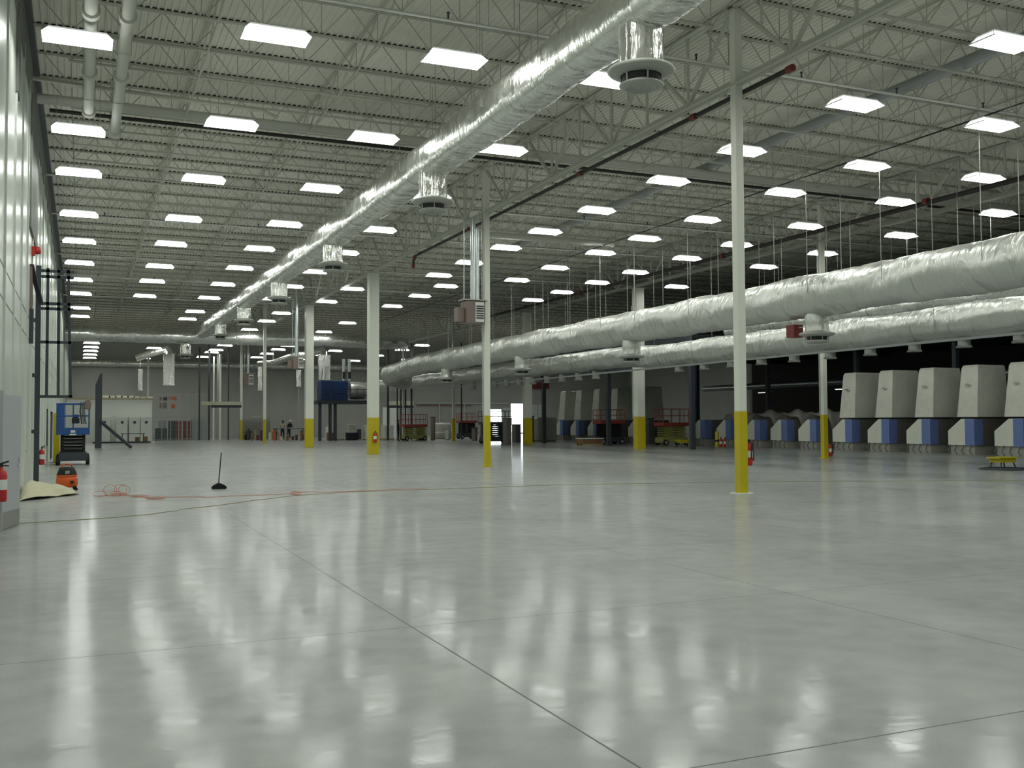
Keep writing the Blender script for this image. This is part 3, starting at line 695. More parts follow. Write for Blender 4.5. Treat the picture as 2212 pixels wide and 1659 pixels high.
# cords
def cord(name, lab, px, r, m, wob=.03, seed=1, extra=None):
    rr = random.Random(seed); pts = []
    P = [g(*q) for q in px]
    for a, c in zip(P, P[1:]):
        k = max(2, int((c - a).length / .25))
        for i in range(k):
            f = i / k; p_ = a.lerp(c, f); pts.append((p_.x + rr.uniform(-wob, wob) * .6, p_.y + rr.uniform(-wob, wob), r + .001))
    pts.append((P[-1].x, P[-1].y, r + .001))
    b = MB().tube(pts, r, 6)
    if extra: extra(b)
    return tag(b.build(name, m), lab, 'cord')
cord('extension_cord', 'yellow-green extension cord snaking across the floor to the right', [(0, 1133), (100, 1128), (250, 1118), (300, 1114), (380, 1104), (395, 1100), (465, 1093), (560, 1080), (640, 1071), (760, 1063), (920, 1058), (1200, 1048), (1500, 1043), (1700, 1041), (2212, 1038)], .0055, M['cordyellow'])
def coil(b):
    rr = random.Random(9); c = g(240, 1071)
    for k in range(6):
        q = c + Vector((rr.uniform(-.28, .28), rr.uniform(-.25, .25), 0)); rad = rr.uniform(.12, .25); tilt = rr.uniform(0, 1.2) if k < 5 else 0
        pts = []
        for i in range(25):
            a = 2 * pi * i / 24; x = rad * cos(a); y_ = rad * sin(a) * cos(tilt) * rr.uniform(.95, 1.05); z = (rad * (1 + sin(a))) * sin(tilt) + .01 + .004 * k
            pts.append((q.x + x, q.y + y_, z))
        b.tube(pts, .0055, 5)
    for cx, cy in ((302, 1072.5), (336, 1077)):
        c2 = g(cx, cy)
        for k in range(2): b.tube([(c2.x + (.2 - .05 * k) * cos(a * pi / 8), c2.y + (.35 - .08 * k) * sin(a * pi / 8), .01 + .008 * k) for a in range(17)], .005, 5)
    c2 = g(640, 1069)
    for k in range(2): b.tube([(c2.x + (.10 + .03 * k) * cos(a * pi / 8), c2.y + (.22 - .03 * k) * sin(a * pi / 8), .012 + .01 * k + .02 * (1 + sin(a * pi / 8))) for a in range(17)], .006, 5)
cord('extension_cord', 'orange extension cord with a loose coil left of the broom', [(205, 1072), (240, 1071), (270, 1070), (300, 1073), (335, 1078), (345, 1074), (400, 1074), (450, 1075), (520, 1071), (600, 1069), (640, 1066), (660, 1063), (700, 1064), (800, 1060), (920, 1056)], .0055, M['cordorange'], .05, 3, coil)

# ================================================================== SCISSOR LIFTS
def wheel(parent, c, r=.18, w_=.12, axis=(1, 0, 0), m='rubber'):
    a = Vector(axis); o = MB().tube([Vector(c) - a * w_ / 2, Vector(c) + a * w_ / 2], r, 18).build('wheel', M[m], parent)
    MB().tube([Vector(c) - a * (w_ / 2 + .01), Vector(c) + a * (w_ / 2 + .01)], r * .55, 14).build('hub', M['grey'], o); return o
def scissor(loc, rz, lab, L_, W, zt, zp, zb, body, rail, toe=.22, arm='black', posts=2, midrail=True):
    """L along local x. zb chassis top, zp platform, zt rail top"""
    t = thing('scissor_lift', lab, 'scissor lift', loc, rz, 'scissor lifts in the hall')
    a, c = L_ / 2, W / 2
    q = MB(); q.box(-a, a, -c + .08, c - .08, .16, zb); q.box(-a + .3, a - .3, -c, c, .18, zb - .06); q.build('chassis', M[body], t, bevel=.015)
    for sx in (-1, 1):
        for sy in (-1, 1): wheel(t, (sx * (a - .2), sy * (c - .04), .19), .19, .13, (0, 1, 0))
    q = MB(); n = max(3, int((zp - zb) / .13)); dz = (zp - zb) / n
    for i in range(n):
        z0 = zb + i * dz
        for sy in (-1, 1):
            y_ = sy * (c - .16)
            q.bar((-a + .15, y_, z0 + .02), (a - .15, y_, z0 + dz - .01), .05, .09, side=(0, 0, 1)); q.bar((-a + .15, y_ - .06 * sy, z0 + dz - .01), (a - .15, y_ - .06 * sy, z0 + .02), .05, .09, side=(0, 0, 1))
        q.tube([(0, -c + .14, z0 + dz / 2), (0, c - .14, z0 + dz / 2)], .03, 8); q.tube([(-a + .15, -c + .14, z0 + .03), (-a + .15, c - .14, z0 + .03)], .035, 8); q.tube([(a - .15, -c + .14, z0 + dz), (a - .15, c - .14, z0 + dz)], .035, 8)
    q.build('scissor_arms', M[arm], t)
    q = MB(); q.box(-a, a, -c, c, zp, zp + .06); q.build('platform', M[rail], t)
    q = MB(); 
    for s_ in (-1, 1): q.box(-a, a, s_ * c - .01, s_ * c + .01, zp, zp + toe); q.box(s_ * a - .01, s_ * a + .01, -c, c, zp, zp + toe)
    q.build('toe_board', M[rail], t)
    q = MB(); zs = [zt] + ([(zt + zp + toe) / 2] if midrail else [])
    for z in zs:
        for s_ in (-1, 1): q.tube([(-a, s_ * c, z), (a, s_ * c, z)], .022, 8); q.tube([(s_ * a, -c, z), (s_ * a, c, z)], .022, 8)
    k = max(2, posts)
    for i in range(k + 1):
        x = -a + L_ * i / k
        for s_ in (-1, 1): q.tube([(x, s_ * c, zp), (x, s_ * c, zt)], .022, 8)
    for s_ in (-1, 1): q.tube([(s_ * a, 0, zp), (s_ * a, 0, zt)], .02, 8)
    q.build('guard_rail', M[rail], t)
    return t
# blue one seen from its end: length away from us
p = g(158, 1005); p.y += 1.0
t = scissor((p.x - .02, p.y + .1, 0), pi / 2, 'blue scissor lift with raised rails beside the left wall', 1.85, 1.16, 2.4, 1.18, .50, 'dark', 'blue', toe=.27, arm='black')
q = MB(); q.box(-.96, -.93, -.08, .08, 1.26, 1.36); q.box(-.96, -.93, -.12, .12, 1.17, 1.22); q.build('front_sticker', M['white'], t)
q = MB(); q.box(-.98, -.84, -.23, .05, 1.62, 1.84); q.build('tool_bag', M['black'], t, bevel=.03); MB().box(-.99, -.85, -.20, .02, 1.84, 1.98).build('control_box', M['navy'], t, bevel=.03)
q = MB()
for k in range(9): x_ = -.26 - .28 * R.random(); q.tube([(-.93, x_, 2.45), (-.95, x_ + .04, 2.1), (-.93, x_ - .03, 1.6)], .012, 6)
q.build('hanging_cable', M['dark'], t)
q = MB(); q.prism([(-.62, 2.15), (-.35, 2.2), (-.42, 2.52), (-.58, 2.62), (-.66, 2.4)], 'x', -.95, -.7); q.build('hung_jacket', M['heater'], t, bevel=.04)
q = MB(); q.box(-.93, -.9, .3, .54, 1.4, 2.35); q.build('gate', M['blue'], t)
# yellow guard plate behind
p = g(124, 992); t = thing('guard_post', 'tall yellow guard plate between the left wall and the blue lift', 'guard', (XL + .06, p.y * 0 + 45.5, 0))
q = MB(); q.box(.14, .38, 0, .08, .02, 2.05); q.build('plate', M['yellow'], t); MB().box(-.02, .42, -.1, .5, 0, .02).build('base_plate', M['dark'], t)

def lift_px(x0, x1, ybase, Hm, lab, body, rail, rz=0, zp=None, W=1.1, **k):
    p = g((x0 + x1) / 2, ybase); s_ = mpp(p); L_ = max(1.4, ((x1 - x0) * s_ - W * .4 * abs(cos(rz))) / .92)
    return scissor((p.x, p.y + W / 2, 0), rz, lab, L_, W, Hm, zp or Hm * .55, .5, body, rail, **k)
lift_px(870, 928, 952, 2.2, 'scissor lift with red rails and olive body right of the standing worker', 'liftbody', 'redlift', arm='liftbody', zp=1.15, posts=3)
lift_px(990, 1036, 948, 2.35, 'orange-red railed scissor lift behind the slim column near the docks', 'dark', 'redlift', zp=1.45, posts=3)
lift_px(1040, 1112, 958, 2.35, 'dark scissor lift with black rails in front of the bright dock doors', 'dark', 'dark', arm='dark', zp=1.35, posts=4)
lift_px(1290, 1358, 960, 2.35, 'red railed scissor lift beside the dark post under the mezzanine edge', 'dark', 'redlift', zp=1.4, posts=3)
lift_px(1424, 1498, 962, 2.35, 'scissor lift with dull red rails and olive body left of the machines', 'liftbody', 'redlift', arm='liftbody', zp=1.25, posts=3)

# ================================================================== MACHINES UNDER THE MEZZANINE
def press(kind):
    t = thing('press_unit', 'x', 'machine')
    prof = [(0, .02), (1.45, .02), (1.45, .38), (1.5, .42), (1.5, 1.1), (.72, 1.66), (0, 1.66), (0, .4)]   # (y,z), y grows away from camera
    ks = []
    q = MB(); q.prism([(0, .42), (1.5, .42), (1.5, 1.08), (.70, 1.64), (0, 1.64)], 'x', .03, 2.6); ks.append(q.build('body', M['machgrey'], t, bevel=.02))
    q = MB(); q.prism([(.52, .42), (1.48, .42), (1.48, 1.08), (.74, 1.62), (.52, 1.62)], 'x', -.02, .03); ks.append(q.build('white_panel', M['machwhite'], t, bevel=.012))
    q = MB(); q.box(-.03, .03, .02, .5, .42, 1.62); q.box(-.035, .5, -.012, .02, .42, 1.60); ks.append(q.build('blue_panel', M['machblue'], t))
    q = MB(); q.box(.05, 2.4, .06, 1.4, 0, .42); ks.append(q.build('base', M['wrapdark'], t))
    for y_ in (.12, .55, .95, 1.3): ks.append(MB().tube([(-.04, y_, 0.0), (-.1, y_ + .1, .16), (-.02, y_ + .05, .44)], .03, 6).build('hose', M['machgrey'], t))
    if kind == 'tower':
        q = MB(); lo = [(.05, -.12), (2.1, -.12), (2.1, 1.02), (.05, 1.02)]; hi = [(.22, -.06), (1.95, -.06), (1.95, .86), (.22, .86)]
        vs = [(x, y_, 1.70) for x, y_ in lo] + [(x, y_, 3.95) for x, y_ in hi] + [(x * .96 + .07, y_ * .9 + .04, 4.08) for x, y_ in hi]
        q.add(vs, [(3, 2, 1, 0), (8, 9, 10, 11)] + [(i, (i + 1) % 4, 4 + (i + 1) % 4, 4 + i) for i in range(4)] + [(4 + i, 4 + (i + 1) % 4, 8 + (i + 1) % 4, 8 + i) for i in range(4)])
        to = q.build('tower', M['wrap'], t, bevel=.03); ks.append(to)
        q = MB(); q.box(.02, .08, .28, .52, 3.15, 3.22); ks.append(q.build('tower_handle', M['chrome'], t))
    return t, [(k, []) for k in ks]
def hood(t, r=1.0):
    # plastic sheet dome draped between units
    b = MB(); n = 14; vs = []
    for i in range(n + 1):
        for j in range(n + 1):
            u_ = i / n * pi; y_ = .55 + 1.2 * cos(u_) * (1 - .12 * (j / n)); z = 1.25 + .92 * sin(u_) ** .8 - .10 * sin(j / n * 9 + i)
            vs.append((.5 + 1.6 * j / n + R.uniform(-.02, .02), y_ + R.uniform(-.03, .03), z - (.25 * (abs(j / n - .5) * 2) ** 3)))
    b.add(vs, [(i * (n + 1) + j, (i + 1) * (n + 1) + j, (i + 1) * (n + 1) + j + 1, i * (n + 1) + j + 1) for i in range(n) for j in range(n)], True)
    o = b.build('plastic_hood', M['film'], t, recalc=False); return o
XM = 36.9
tw, twk = press('tower'); lo, lok = press('low')
hd = hood(lo); lok2 = lok + [(hd, [])]
ys_t = [(41.85 - 1.5, 'leftmost of the tall row'), (39.27 - 1.5, 'second of the tall row'), (36.67 - 1.5, 'third of the tall row'), (34.14 - 1.5, 'fourth of the tall row'), (31.6 - 1.5, 'at the right edge of the picture'), (29.0 - 1.5, 'just past the right edge')]
for i, (yv, nm) in enumerate(ys_t):
    lab = 'tall wrapped machine with white and blue base, ' + nm
    if i == 0: tw.location = (XM, yv, 0); tw['label'] = lab; tw['group'] = 'tall wrapped machine units'
    else: copy_thing(tw, (XM, yv, 0), lab, kids=twk, grp='tall wrapped machine units')
for i, (yv, nm) in enumerate([(44.61 - 1.5, 'behind the slim yellow-based column'), (47.05 - 1.5, 'second left of the tall ones'), (49.51 - 1.5, 'third left of the tall ones'), (52.4 - 1.5, 'half behind the nearest column')]):
    lab = 'low wrapped machine under a clear plastic dome, ' + nm
    if i == 0: lo.location = (XM, yv, 0); lo['label'] = lab; lo['group'] = 'low wrapped machine units'
    else: copy_thing(lo, (XM, yv, 0), lab, kids=lok2, grp='low wrapped machine units')
copy_thing(lo, (XM, 55.15 - 1.5, 0), 'low wrapped printing unit without a dome, beside the olive scissor lift', kids=lok, grp='low wrapped machine units')
for i, (yv, nm) in enumerate([(66.9, 'behind the red lift, nearest'), (69.8, 'middle one left of the dark post'), (72.8, 'second from the left of the group'), (75.7, 'leftmost before the dock wall')]):
    copy_thing(tw, (XM, yv - 1.5, 0), 'dusty wrapped printing tower in the far group, ' + nm, kids=twk, grp='far wrapped machine units')
copy_thing(tw, (XM + .2, 63.8 - 1.5, 0), 'dusty wrapped printing tower just left of the broad boxed column', kids=twk, grp='far wrapped machine units')
# squat wrapped crate left of the group
p = g(1205, 960)
t = thing('wrapped_crate', 'squat wrapped grey crate left of the far printing towers', 'crate', (33.8, 71.5, 0)); MB().box(-.8, .9, -.7, .7, 0, 1.9).build('body', M['wrapdark'], t, bevel=.12)

# mezzanine
t = thing('mezzanine_deck', 'dark mezzanine platform over the wrapped machines at the right', 'platform', (0, 0, 0))
q = MB(); q.box(38.9, 49.98, 2, 46.3, 6.15, 6.4); q.box(31.2, 49.98, 46.3, 65.9, 6.15, 6.4); q.build('deck_slab', M['dark'], t)
MB().box(38.65, 38.9, 2, 46.3, 5.9, 6.5).build('edge_beam', M['dark'], t)
MB().box(30.95, 31.2, 46.3, 65.9, 5.9, 6.5).build('edge_beam', M['dark'], t)
MB().box(30.95, 31.2, 46.3, 65.9, 4.72, 5.2).build('lower_beam', M['dark'], t); MB().box(31.2, 36, 46.3, 65.9, 5.2, 5.35).build('landing', M['dark'], t)
q = MB()
for y_ in range(6, 66, 5): q.box(31.2 if y_ > 46 else 38.9, 49.9, y_, y_ + .2, 5.85, 6.15)
q.build('cross_beam', M['dark'], t)
for y_ in (65.6, 55.9, 46.4): MB().box(30.95, 31.2, y_ - .12, y_ + .12, 0, 5.9).build('post', M['dark'], t)
for x_, y_ in ((40.5, 60.0), (40.5, 52), (40.5, 44), (40.5, 37), (40.5, 30)): MB().box(x_, x_ + .25, y_ - .12, y_ + .12, 0, 5.9).build('post', M['dark'], t)
t = thing('equipment_housing', 'huge dark equipment block standing on the mezzanine behind the hanger rods', 'machine housing', (0, 0, 0))
q = MB(); q.prism([(39, 6.4), (48, 6.4), (48, 9.4), (41, 9.4), (39, 8.6)], 'y', 16, 62.0); q.build('housing', M['darkwall'], t, bevel=.1)
# glinting fluorescent strips and pipe under the mezzanine
t = thing('dim_pipe', 'dim silver pipe glinting in the dark under the mezzanine', 'pipe', (0, 0, 0)); MB().tube([(44, 26, 4.0), (44, 64, 4.0)], .22, 12).build('pipe_run', M['galv'], t)
for yv, nm in ((33.0, 'left of the tall towers'), (41, 'left of the slim yellow column'), (50, 'right of the nearest column'), (58, 'left of the nearest column')):
    t = thing('strip_light', 'small lit strip light deep under the mezzanine, %s' % nm, 'light', (45, yv, 3.55), 0, 'strip lights under the mezzanine'); MB().box(-.08, .08, -.7, .7, .03, .1).build('housing', M['fixture'], t)
    MB().box(-.05, .05, -.65, .65, 0, .03).build('tube', mat('strip_tube_%d' % int(yv), (1, 1, 1), .5, emit=(.9, 1, .95), estr=2.2), t)
    MB().bar((0, 0, .1), (0, 0, 6.16 - 3.55), .02).build('hanger', M['dark'], t)

# yellow tables with hose
def ytable(p, s_, lab):
    t = thing('work_stand', lab, 'stand', (p.x, p.y, 0))
    MB().box(-.5 * s_, .5 * s_, -.3 * s_, .3 * s_, .42 * s_, .47 * s_).build('top', M['yellow'], t)
    q = MB(); q.box(-.38 * s_, .42 * s_, -.25 * s_, .25 * s_, .27 * s_, .42 * s_); q.build('tray', M['yellow'], t)
    for sx, sy in ((-1, -1), (1, -1), (1, 1), (-1, 1)): MB().bar((sx * .3 * s_, sy * .2 * s_, .3 * s_), (sx * .42 * s_, sy * .26 * s_, 0), .03).build('leg', M['dark'], t)
    return t
p = g(2166, 1014); ytable(p, .85, 'low yellow stand on a coil of dark hose at the right edge')
b = MB()
for k in range(6): b.tube([(p.x + (.75 - .07 * k + .04 * sin(a * 1.3)) * cos(a * pi / 16), p.y - .1 + (.75 - .06 * k) * sin(a * pi / 16), .02 + .015 * (k % 3)) for a in range(33)], .016, 6)
tag(b.build('hose_coil', M['dark']), 'dark hose coiled on the floor around the yellow stand', 'hose')
p = g(1478, 966); ytable(p, .95, 'small yellow stand on the floor before the olive scissor lift')
p = g(1280, 962); t = thing('pallet_stack', 'low cardboard box on a pallet with a white lid near the mezzanine post', 'pallet', (p.x, p.y + .4, 0))
MB().box(-.75, .75, -.5, .5, .1, .42).build('box', M['card'], t); MB().box(-.78, .78, -.53, .53, .42, .47).build('lid', M['white'], t)
q = MB(); [q.box(-.75, .75, y_, y_ + .1, 0, .1) for y_ in (-.5, -.05, .4)]; q.build('pallet', M['wood'], t)

# ================================================================== HEATERS
def heater(loc, lab, flue, s_=1.0, arm=None):
    t = thing('unit_heater', lab, 'heater', loc, 0)
    MB().box(-.34 * s_, .34 * s_, -.25 * s_, .35 * s_, 0, .78 * s_).build('cabinet', M['heater'], t, bevel=.01)
    MB().box(.0 * s_, .33 * s_, -.27 * s_, -.25 * s_, .04, .75 * s_).build('louvre_frame', M['white'], t)
    q = MB(); [q.box(.03 * s_, .31 * s_, -.285 * s_, -.27 * s_, (.16 + .085 * k) * s_, (.20 + .085 * k) * s_) for k in range(6)]; q.build('louvre', M['black'], t)
    MB().box(-.62 * s_, -.36 * s_, -.1 * s_, .3 * s_, .06, .56 * s_).build('fan_guard', M['heater'], t)
    for k, (dx, r, zt) in enumerate(flue): MB().tube([(dx, .1, .78 * s_), (dx, .1, zt - loc[2])], r, 12).build('flue', M['galv'], t)
    q = MB(); q.box(-.45 * s_, .5 * s_, -.2 * s_, .3 * s_, .82 * s_, .86 * s_); q.build('support_bracket', M['steel'], t)
    if arm: MB().bar((0, 0, .84), (arm, 0, .84), .05).build('support_arm', M['steel'], t)
    MB().tube([(-.3, .1, .8), (-.3, .1, ZD - loc[2] - .8)], .02, 6).build('gas_pipe', M['galv'], t)
    return t
heater((12.92, 33.2, 5.15), 'brown louvred heater hung beside the second slim column', [(.05, .10, 9.0), (.2, .09, 8.6)], arm=.45)
p = aty(643, 797, 62.5); heater((p.x, 62.5, p.z), 'louvred heater hung left of the second broad boxed column', [(-.05, .13, 9.6)], .95, arm=.4)
p = aty(536, 832, 95); heater((p.x, 95, p.z), 'small dark heater hanging high by the far grey wall', [(0, .1, ZD)], 1.3)
t = thing('damper_box', 'reddish box hanging in front of the lower right duct', 'box', (21.95, 26.6, 4.3)); MB().box(-.22, .16, -.2, .2, .08, .50).build('box', M['dullred'], t); MB().bar((0, 0, .4), (0, -.6, .4), .03).build('bracket', M['steel'], t)
A = aty(1152, 826, YF - .4); B_ = aty(1184, 840, YF - .4); t = thing('damper_box', 'long reddish box fixed up on the far pale wall', 'box', (0, YF - .4, 0)); MB().box(A.x, B_.x, -.3, .38, B_.z, A.z).build('box', M['dullred'], t)

# ================================================================== FAR END
def px_box(x0, x1, y0, yb, dep, mname, name, lab, cat, bev=.03, back=0, pn='body', group=None, z0=0.0):
    p = g((x0 + x1) / 2, yb)
    if p.y > 102: p = aty((x0 + x1) / 2, yb, 102)
    s_ = mpp(p); W = max(.15, ((x1 - x0) * s_ - dep * .4) / .92)
    top = aty((x0 + x1) / 2, y0, p.y).z
    t = thing(name, lab, cat, (p.x, p.y + dep / 2 + back, 0), 0, group)
    o = MB().box(-W / 2, W / 2, -dep / 2, dep / 2, z0, top).build(pn, M[mname], t, bevel=bev)
    return t, W, top, o
# dark post with brace
p = g(212, 968); t = thing('braced_post', 'thick dark post with a slanted brace standing left of the white cabinets', 'post', (p.x, p.y, 0))
q = MB(); q.prism([(-.2, 0), (.2, 0), (.2, 4.9), (.05, 4.75), (-.2, 4.1)], 'y', -.15, .15); q.build('post', M['dark'], t)
MB().bar((.1, -.1, 1.75), (1.95, -1.2, .05), .17).build('brace', M['dark'], t)
# white room with four cabinets
t = thing('white_enclosure', 'low white flat-roofed enclosure beyond the dark braced post', 'enclosure', (0, 0, 0))
A = g(215, 954); B_ = g(328, 953); ye = 93.0; xa = aty(205, 950, ye).x; xb = aty(328, 950, ye).x; zt = aty(270, 862, ye).z
MB().box(XL + .05, xb, ye, ye + 4, 0, zt).build('wall', M['white'], t); MB().box(XL + .05, xb + .1, ye - .1, ye + 4, zt, zt + .12).build('roof_edge', M['wood'], t)
q = MB()
for k in range(8): q.box(xa + .6 + k * .5, xa + 1.2 + k * .5, ye + .3, ye + 1.5, zt + .12, zt + .2 + .15 * R.random())
q.build('plastic_sheet', M['wrap'], t)
for k, (xc, nm) in enumerate(((225, 'leftmost, half behind the brace'), (263, 'second from the left'), (290, 'third from the left'), (315, 'rightmost'))):
    P = aty(xc, 950, ye - .5); P1 = aty(xc, 900, ye - .5)
    t = thing('control_cabinet', 'white control cabinet in the row before the enclosure, %s' % nm, 'cabinet', (P.x, ye - .45, 0), 0, 'white control cabinets')
    MB().box(-.45, .45, -.3, .3, 0, P1.z).build('body', M['machwhite'], t, bevel=.02); MB().box(-.40, .40, -.33, -.3, .1, P1.z - .06).build('door', M['white'], t)
    MB().box(-.1, .12, -.345, -.33, P1.z - .6, P1.z - .4).build('display', M['dark'], t)
p = g(285, 956); t = thing('folding_table', 'thin dark table with a white sheet before the control cabinets', 'table', (p.x, p.y - 1.5, 0))
MB().box(-.9, .9, -.35, .35, .72, .77).build('tabletop', M['dark'], t); [MB().bar((sx * .8, sy * .3, 0), (sx * .8, sy * .3, .72), .04).build('leg', M['dark'], t) for sx in (-1, 1) for sy in (-1, 1)]
px_box(290, 304, 944, 956, .6, 'card', 'cardboard_box', 'brown box on the floor below the table before the cabinets', 'box')
px_box(309, 322, 943, 955, .6, 'card', 'cardboard_box', 'reddish brown box right of the other one by the cabinets', 'box')
px_box(327, 336, 953, 958, .4, 'white', 'cardboard_box', 'small white box on the floor at the right end of the enclosure', 'box')
t = thing('floor_plank', 'long dark board lying on the floor before the enclosure', 'board', (0, 0, 0)); A = g(200, 958); B_ = g(325, 956.5); MB().bar((A.x, A.y, .06), (B_.x, B_.y, .06), .12).build('board', M['dark'], t)
# white pipe frame
t = thing('pipe_frame', 'tall bent white pipe rising behind the enclosure', 'pipe', (0, 0, 0)); A = aty(323, 760, 96); B_ = aty(383, 759, 96)
MB().tube([(A.x, 97.5, .1), (A.x, 97.5, A.z - .2), (A.x + .2, 97.5, A.z), (B_.x, 97.5, A.z)], .09, 10).build('pipe_run', M['insul'], t)
MB().bar((A.x + .5, 97.5, A.z), (A.x + .5, 97.5, ZD), .03).build('hanger_rod', M['galv'], t)
# wire cage with racks
yc = 96.0; xa = aty(331, 950, yc).x; xb = aty(440, 950, yc).x
t = thing('wire_cage', 'tall wire mesh cage around red goods right of the enclosure', 'cage', (0, yc, 0))
for k in range(7): x_ = xa + (xb - xa) * k / 6; MB().bar((x_, 0, 0), (x_, 0, 4.3), .06).build('post', M['mesh'], t)
q = MB()
for z in (.1, 2.1, 4.2): q.bar((xa, 0, z), (xb, 0, z), .05)
q.build('rail', M['mesh'], t)
q = MB(); k = xa
while k < xb: q.bar((k, 0, .1), (k, 0, 4.2), .012); k += .12
z = .15
while z < 4.2: q.bar((xa, 0, z), (xb, 0, z), .012); z += .12
q.build('mesh_panel', M['mesh'], t)
for (x0, x1, y0, y1, mm, lab) in ((336, 360, 925, 950, 'dark', 'dark crate behind the cage mesh at its left'), (343, 358, 908, 926, 'grey', 'grey carton on top of the dark crate in the cage'), (364, 378, 909, 952, 'dark', 'tall dark cabinet in the middle of the cage'),
                             (378, 391, 909, 951, 'dullred', 'dull red cabinet in the cage'), (396, 410, 909, 951, 'dullred', 'second dull red cabinet, right in the cage'), (414, 445, 905, 952, 'grey', 'grey panel stack at the right end of the cage')):
    P = aty((x0 + x1) / 2, 950, yc + 1.5); s_ = mpp(P); W = (x1 - x0) * s_; top = aty(x0, y0, yc + 1.5).z; low = 0 if y1 > 930 else aty(x0, y1, yc + 1.5).z
    o = MB().box(-W / 2, W / 2, -.4, .4, 0, top - low).build('storage_cabinet', M[mm], None, (P.x, yc + 1.6, low), .02); tag(o, lab, 'cabinet')
for (x0, x1, y0, y1, mm, lab) in ((345, 352, 858, 865, 'heater', 'pale red board high on the wall behind the cage'), (353, 361, 858, 865, 'black', 'black board high on the wall behind the cage'), (365, 381, 857, 864, 'orange', 'orange board high on the wall behind the cage'), (345, 360, 870, 882, 'heater', 'wider pale red board lower on the wall behind the cage'), (369, 378, 873, 882, 'orange', 'orange board lower on the wall behind the cage')):
    A = aty(x0, y0, YF); B_ = aty(x1, y1, YF); o = MB().box(A.x, B_.x, YF - .06, YF - .01, B_.z, A.z).build('wall_board', M[mm]); tag(o, lab, 'board', 'coloured boards on the far wall')

# dark posts and beige crossbeam group (far middle left)
def post(x, ytop, yb, wpx, mname, name, lab, cat='post', yel=False):
    p = g(x, yb); s_ = mpp(p); W = max(.08, wpx * s_ / 1.3); zt = min(ZD - .05, aty(x, ytop, p.y).z)
    t = thing(name, lab, cat, (p.x, p.y, 0))
    MB().box(-W / 2, W / 2, -W / 2, W / 2, 0, zt).build('shaft', M[mname], t)
    if yel: MB().box(-W / 2 - .01, W / 2 + .01, -W / 2 - .01, W / 2 + .01, .0, 1.83).build('yellow_band', M['yellow'], t)
    return t, p
post(430, 750, 951, 4, 'dark', 'steel_post', 'thin black post left of the beige crossbeam')
post(451, 735, 951, 5, 'dark', 'steel_post', 'black post at the left end of the beige crossbeam')
post(493, 750, 951, 3.5, 'dark', 'steel_post', 'thin black post behind the middle of the beige crossbeam')
post(461, 770, 950, 4, 'column', 'steel_column', 'pale narrow column just right of the black crossbeam post', 'column')
post(475, 765, 950, 5, 'column', 'steel_column', 'pale column above the middle of the beige crossbeam', 'column')
post(470, 760, 949.5, 6, 'grey', 'steel_post', 'grey wide post between the pale columns above the beige crossbeam')
post(521, 745, 951, 6, 'column', 'steel_column', 'pale column with a yellow band at the right end of the beige crossbeam', 'column', yel=True)
t = thing('overhead_beam', 'beige horizontal beam spanning between black posts at the far left', 'beam', (0, 0, 0)); A = aty(435, 872, 88); B_ = aty(521, 873, 88)
MB().box(A.x, B_.x, 87.8, 88.2, A.z - .12, A.z + .18).build('beam', M['beige'], t); MB().box(A.x + .8, B_.x, 87.85, 88.15, A.z - .34, A.z - .12).build('lower_flange', M['dark'], t)
post(645, 840, 949, 1.8, 'steel', 'steel_post', 'thin drop pipe under the far silver duct left of the broad column')
for (x, yt, w_, nm) in ((866, 742, 3, 'left'), (858, 752, 2.5, 'far left'), (876, 742, 4, 'middle'), (889, 742, 4.5, 'right')):
    post(x, yt, 950.5, w_, 'dark', 'steel_post', 'black post behind the red-railed lift, %s of the group' % nm)
post(871, 745, 950, 4, 'column', 'steel_column', 'pale narrow column among the black posts behind the red-railed lift', 'column')
post(838, 755, 951, 5, 'dark', 'steel_post', 'black post right beside the broad column with the extinguisher')
t = thing('overhead_beam', 'beige horizontal beam between the black posts behind the red-railed lift', 'beam', (0, 0, 0)); A = aty(840, 871, 90); B_ = aty(892, 870, 90); MB().box(A.x, B_.x, 89.8, 90.2, A.z - .2, A.z + .2).build('beam', M['beige'], t); MB().box(A.x, B_.x, 89.85, 90.15, A.z - .45, A.z - .2).build('lower_flange', M['dark'], t)
for (x0, x1, yt, nm) in ((827, 836, 880, 'left'), (843, 858, 880, 'right'), (872, 879, 880, 'narrow')):
    A = aty(x0, yt, 98); B_ = aty(x1, yt, 98); o = MB().box(A.x, B_.x, 98, 98.1, 0, A.z).build('standing_partition', M['white']); tag(o, 'pale standing panel behind the black posts, the %s one' % nm, 'panel', 'pale panels behind the posts')

# raised platform with the blue machine
Y0 = 84.0; xa = aty(686, 860, Y0).x; xb = aty(800, 860, Y0).x; zp = aty(700, 866, Y0).z
t = thing('raised_platform', 'dark raised platform carrying the blue machine, with rails', 'platform', (0, 0, 0))
MB().box(xa, xb, Y0, Y0 + 3, zp - .25, zp + .05).build('deck', M['dark'], t)
q = MB()
for k in range(9): x_ = xa + (xb - xa) * k / 8; q.bar((x_, Y0, zp), (x_, Y0, zp + 1.0), .04)
q.bar((xa, Y0, zp + 1), (xb, Y0, zp + 1), .04); q.bar((xa, Y0, zp + .5), (xb, Y0, zp + .5), .03); q.build('guard_rail', M['dark'], t)
for xp in (713, 724, 691, 798):
    P = aty(xp, 940, Y0 + .5); MB().box(P.x - .12, P.x + .12, Y0 + .4, Y0 + .64, 0, zp - .25).build('post', M['dark'], t)
x0 = aty(694, 850, Y0 + 1).x; x1 = aty(752, 850, Y0 + 1).x; zt = aty(720, 822, Y0 + 1).z
t = thing('blue_machine', 'bright blue boxy machine up on the dark platform', 'machine', (0, 0, 0)); MB().box(x0, x1, Y0 + 1, Y0 + 2.6, zp + .05, zt).build('housing', M['plantblue'], t, bevel=.05)
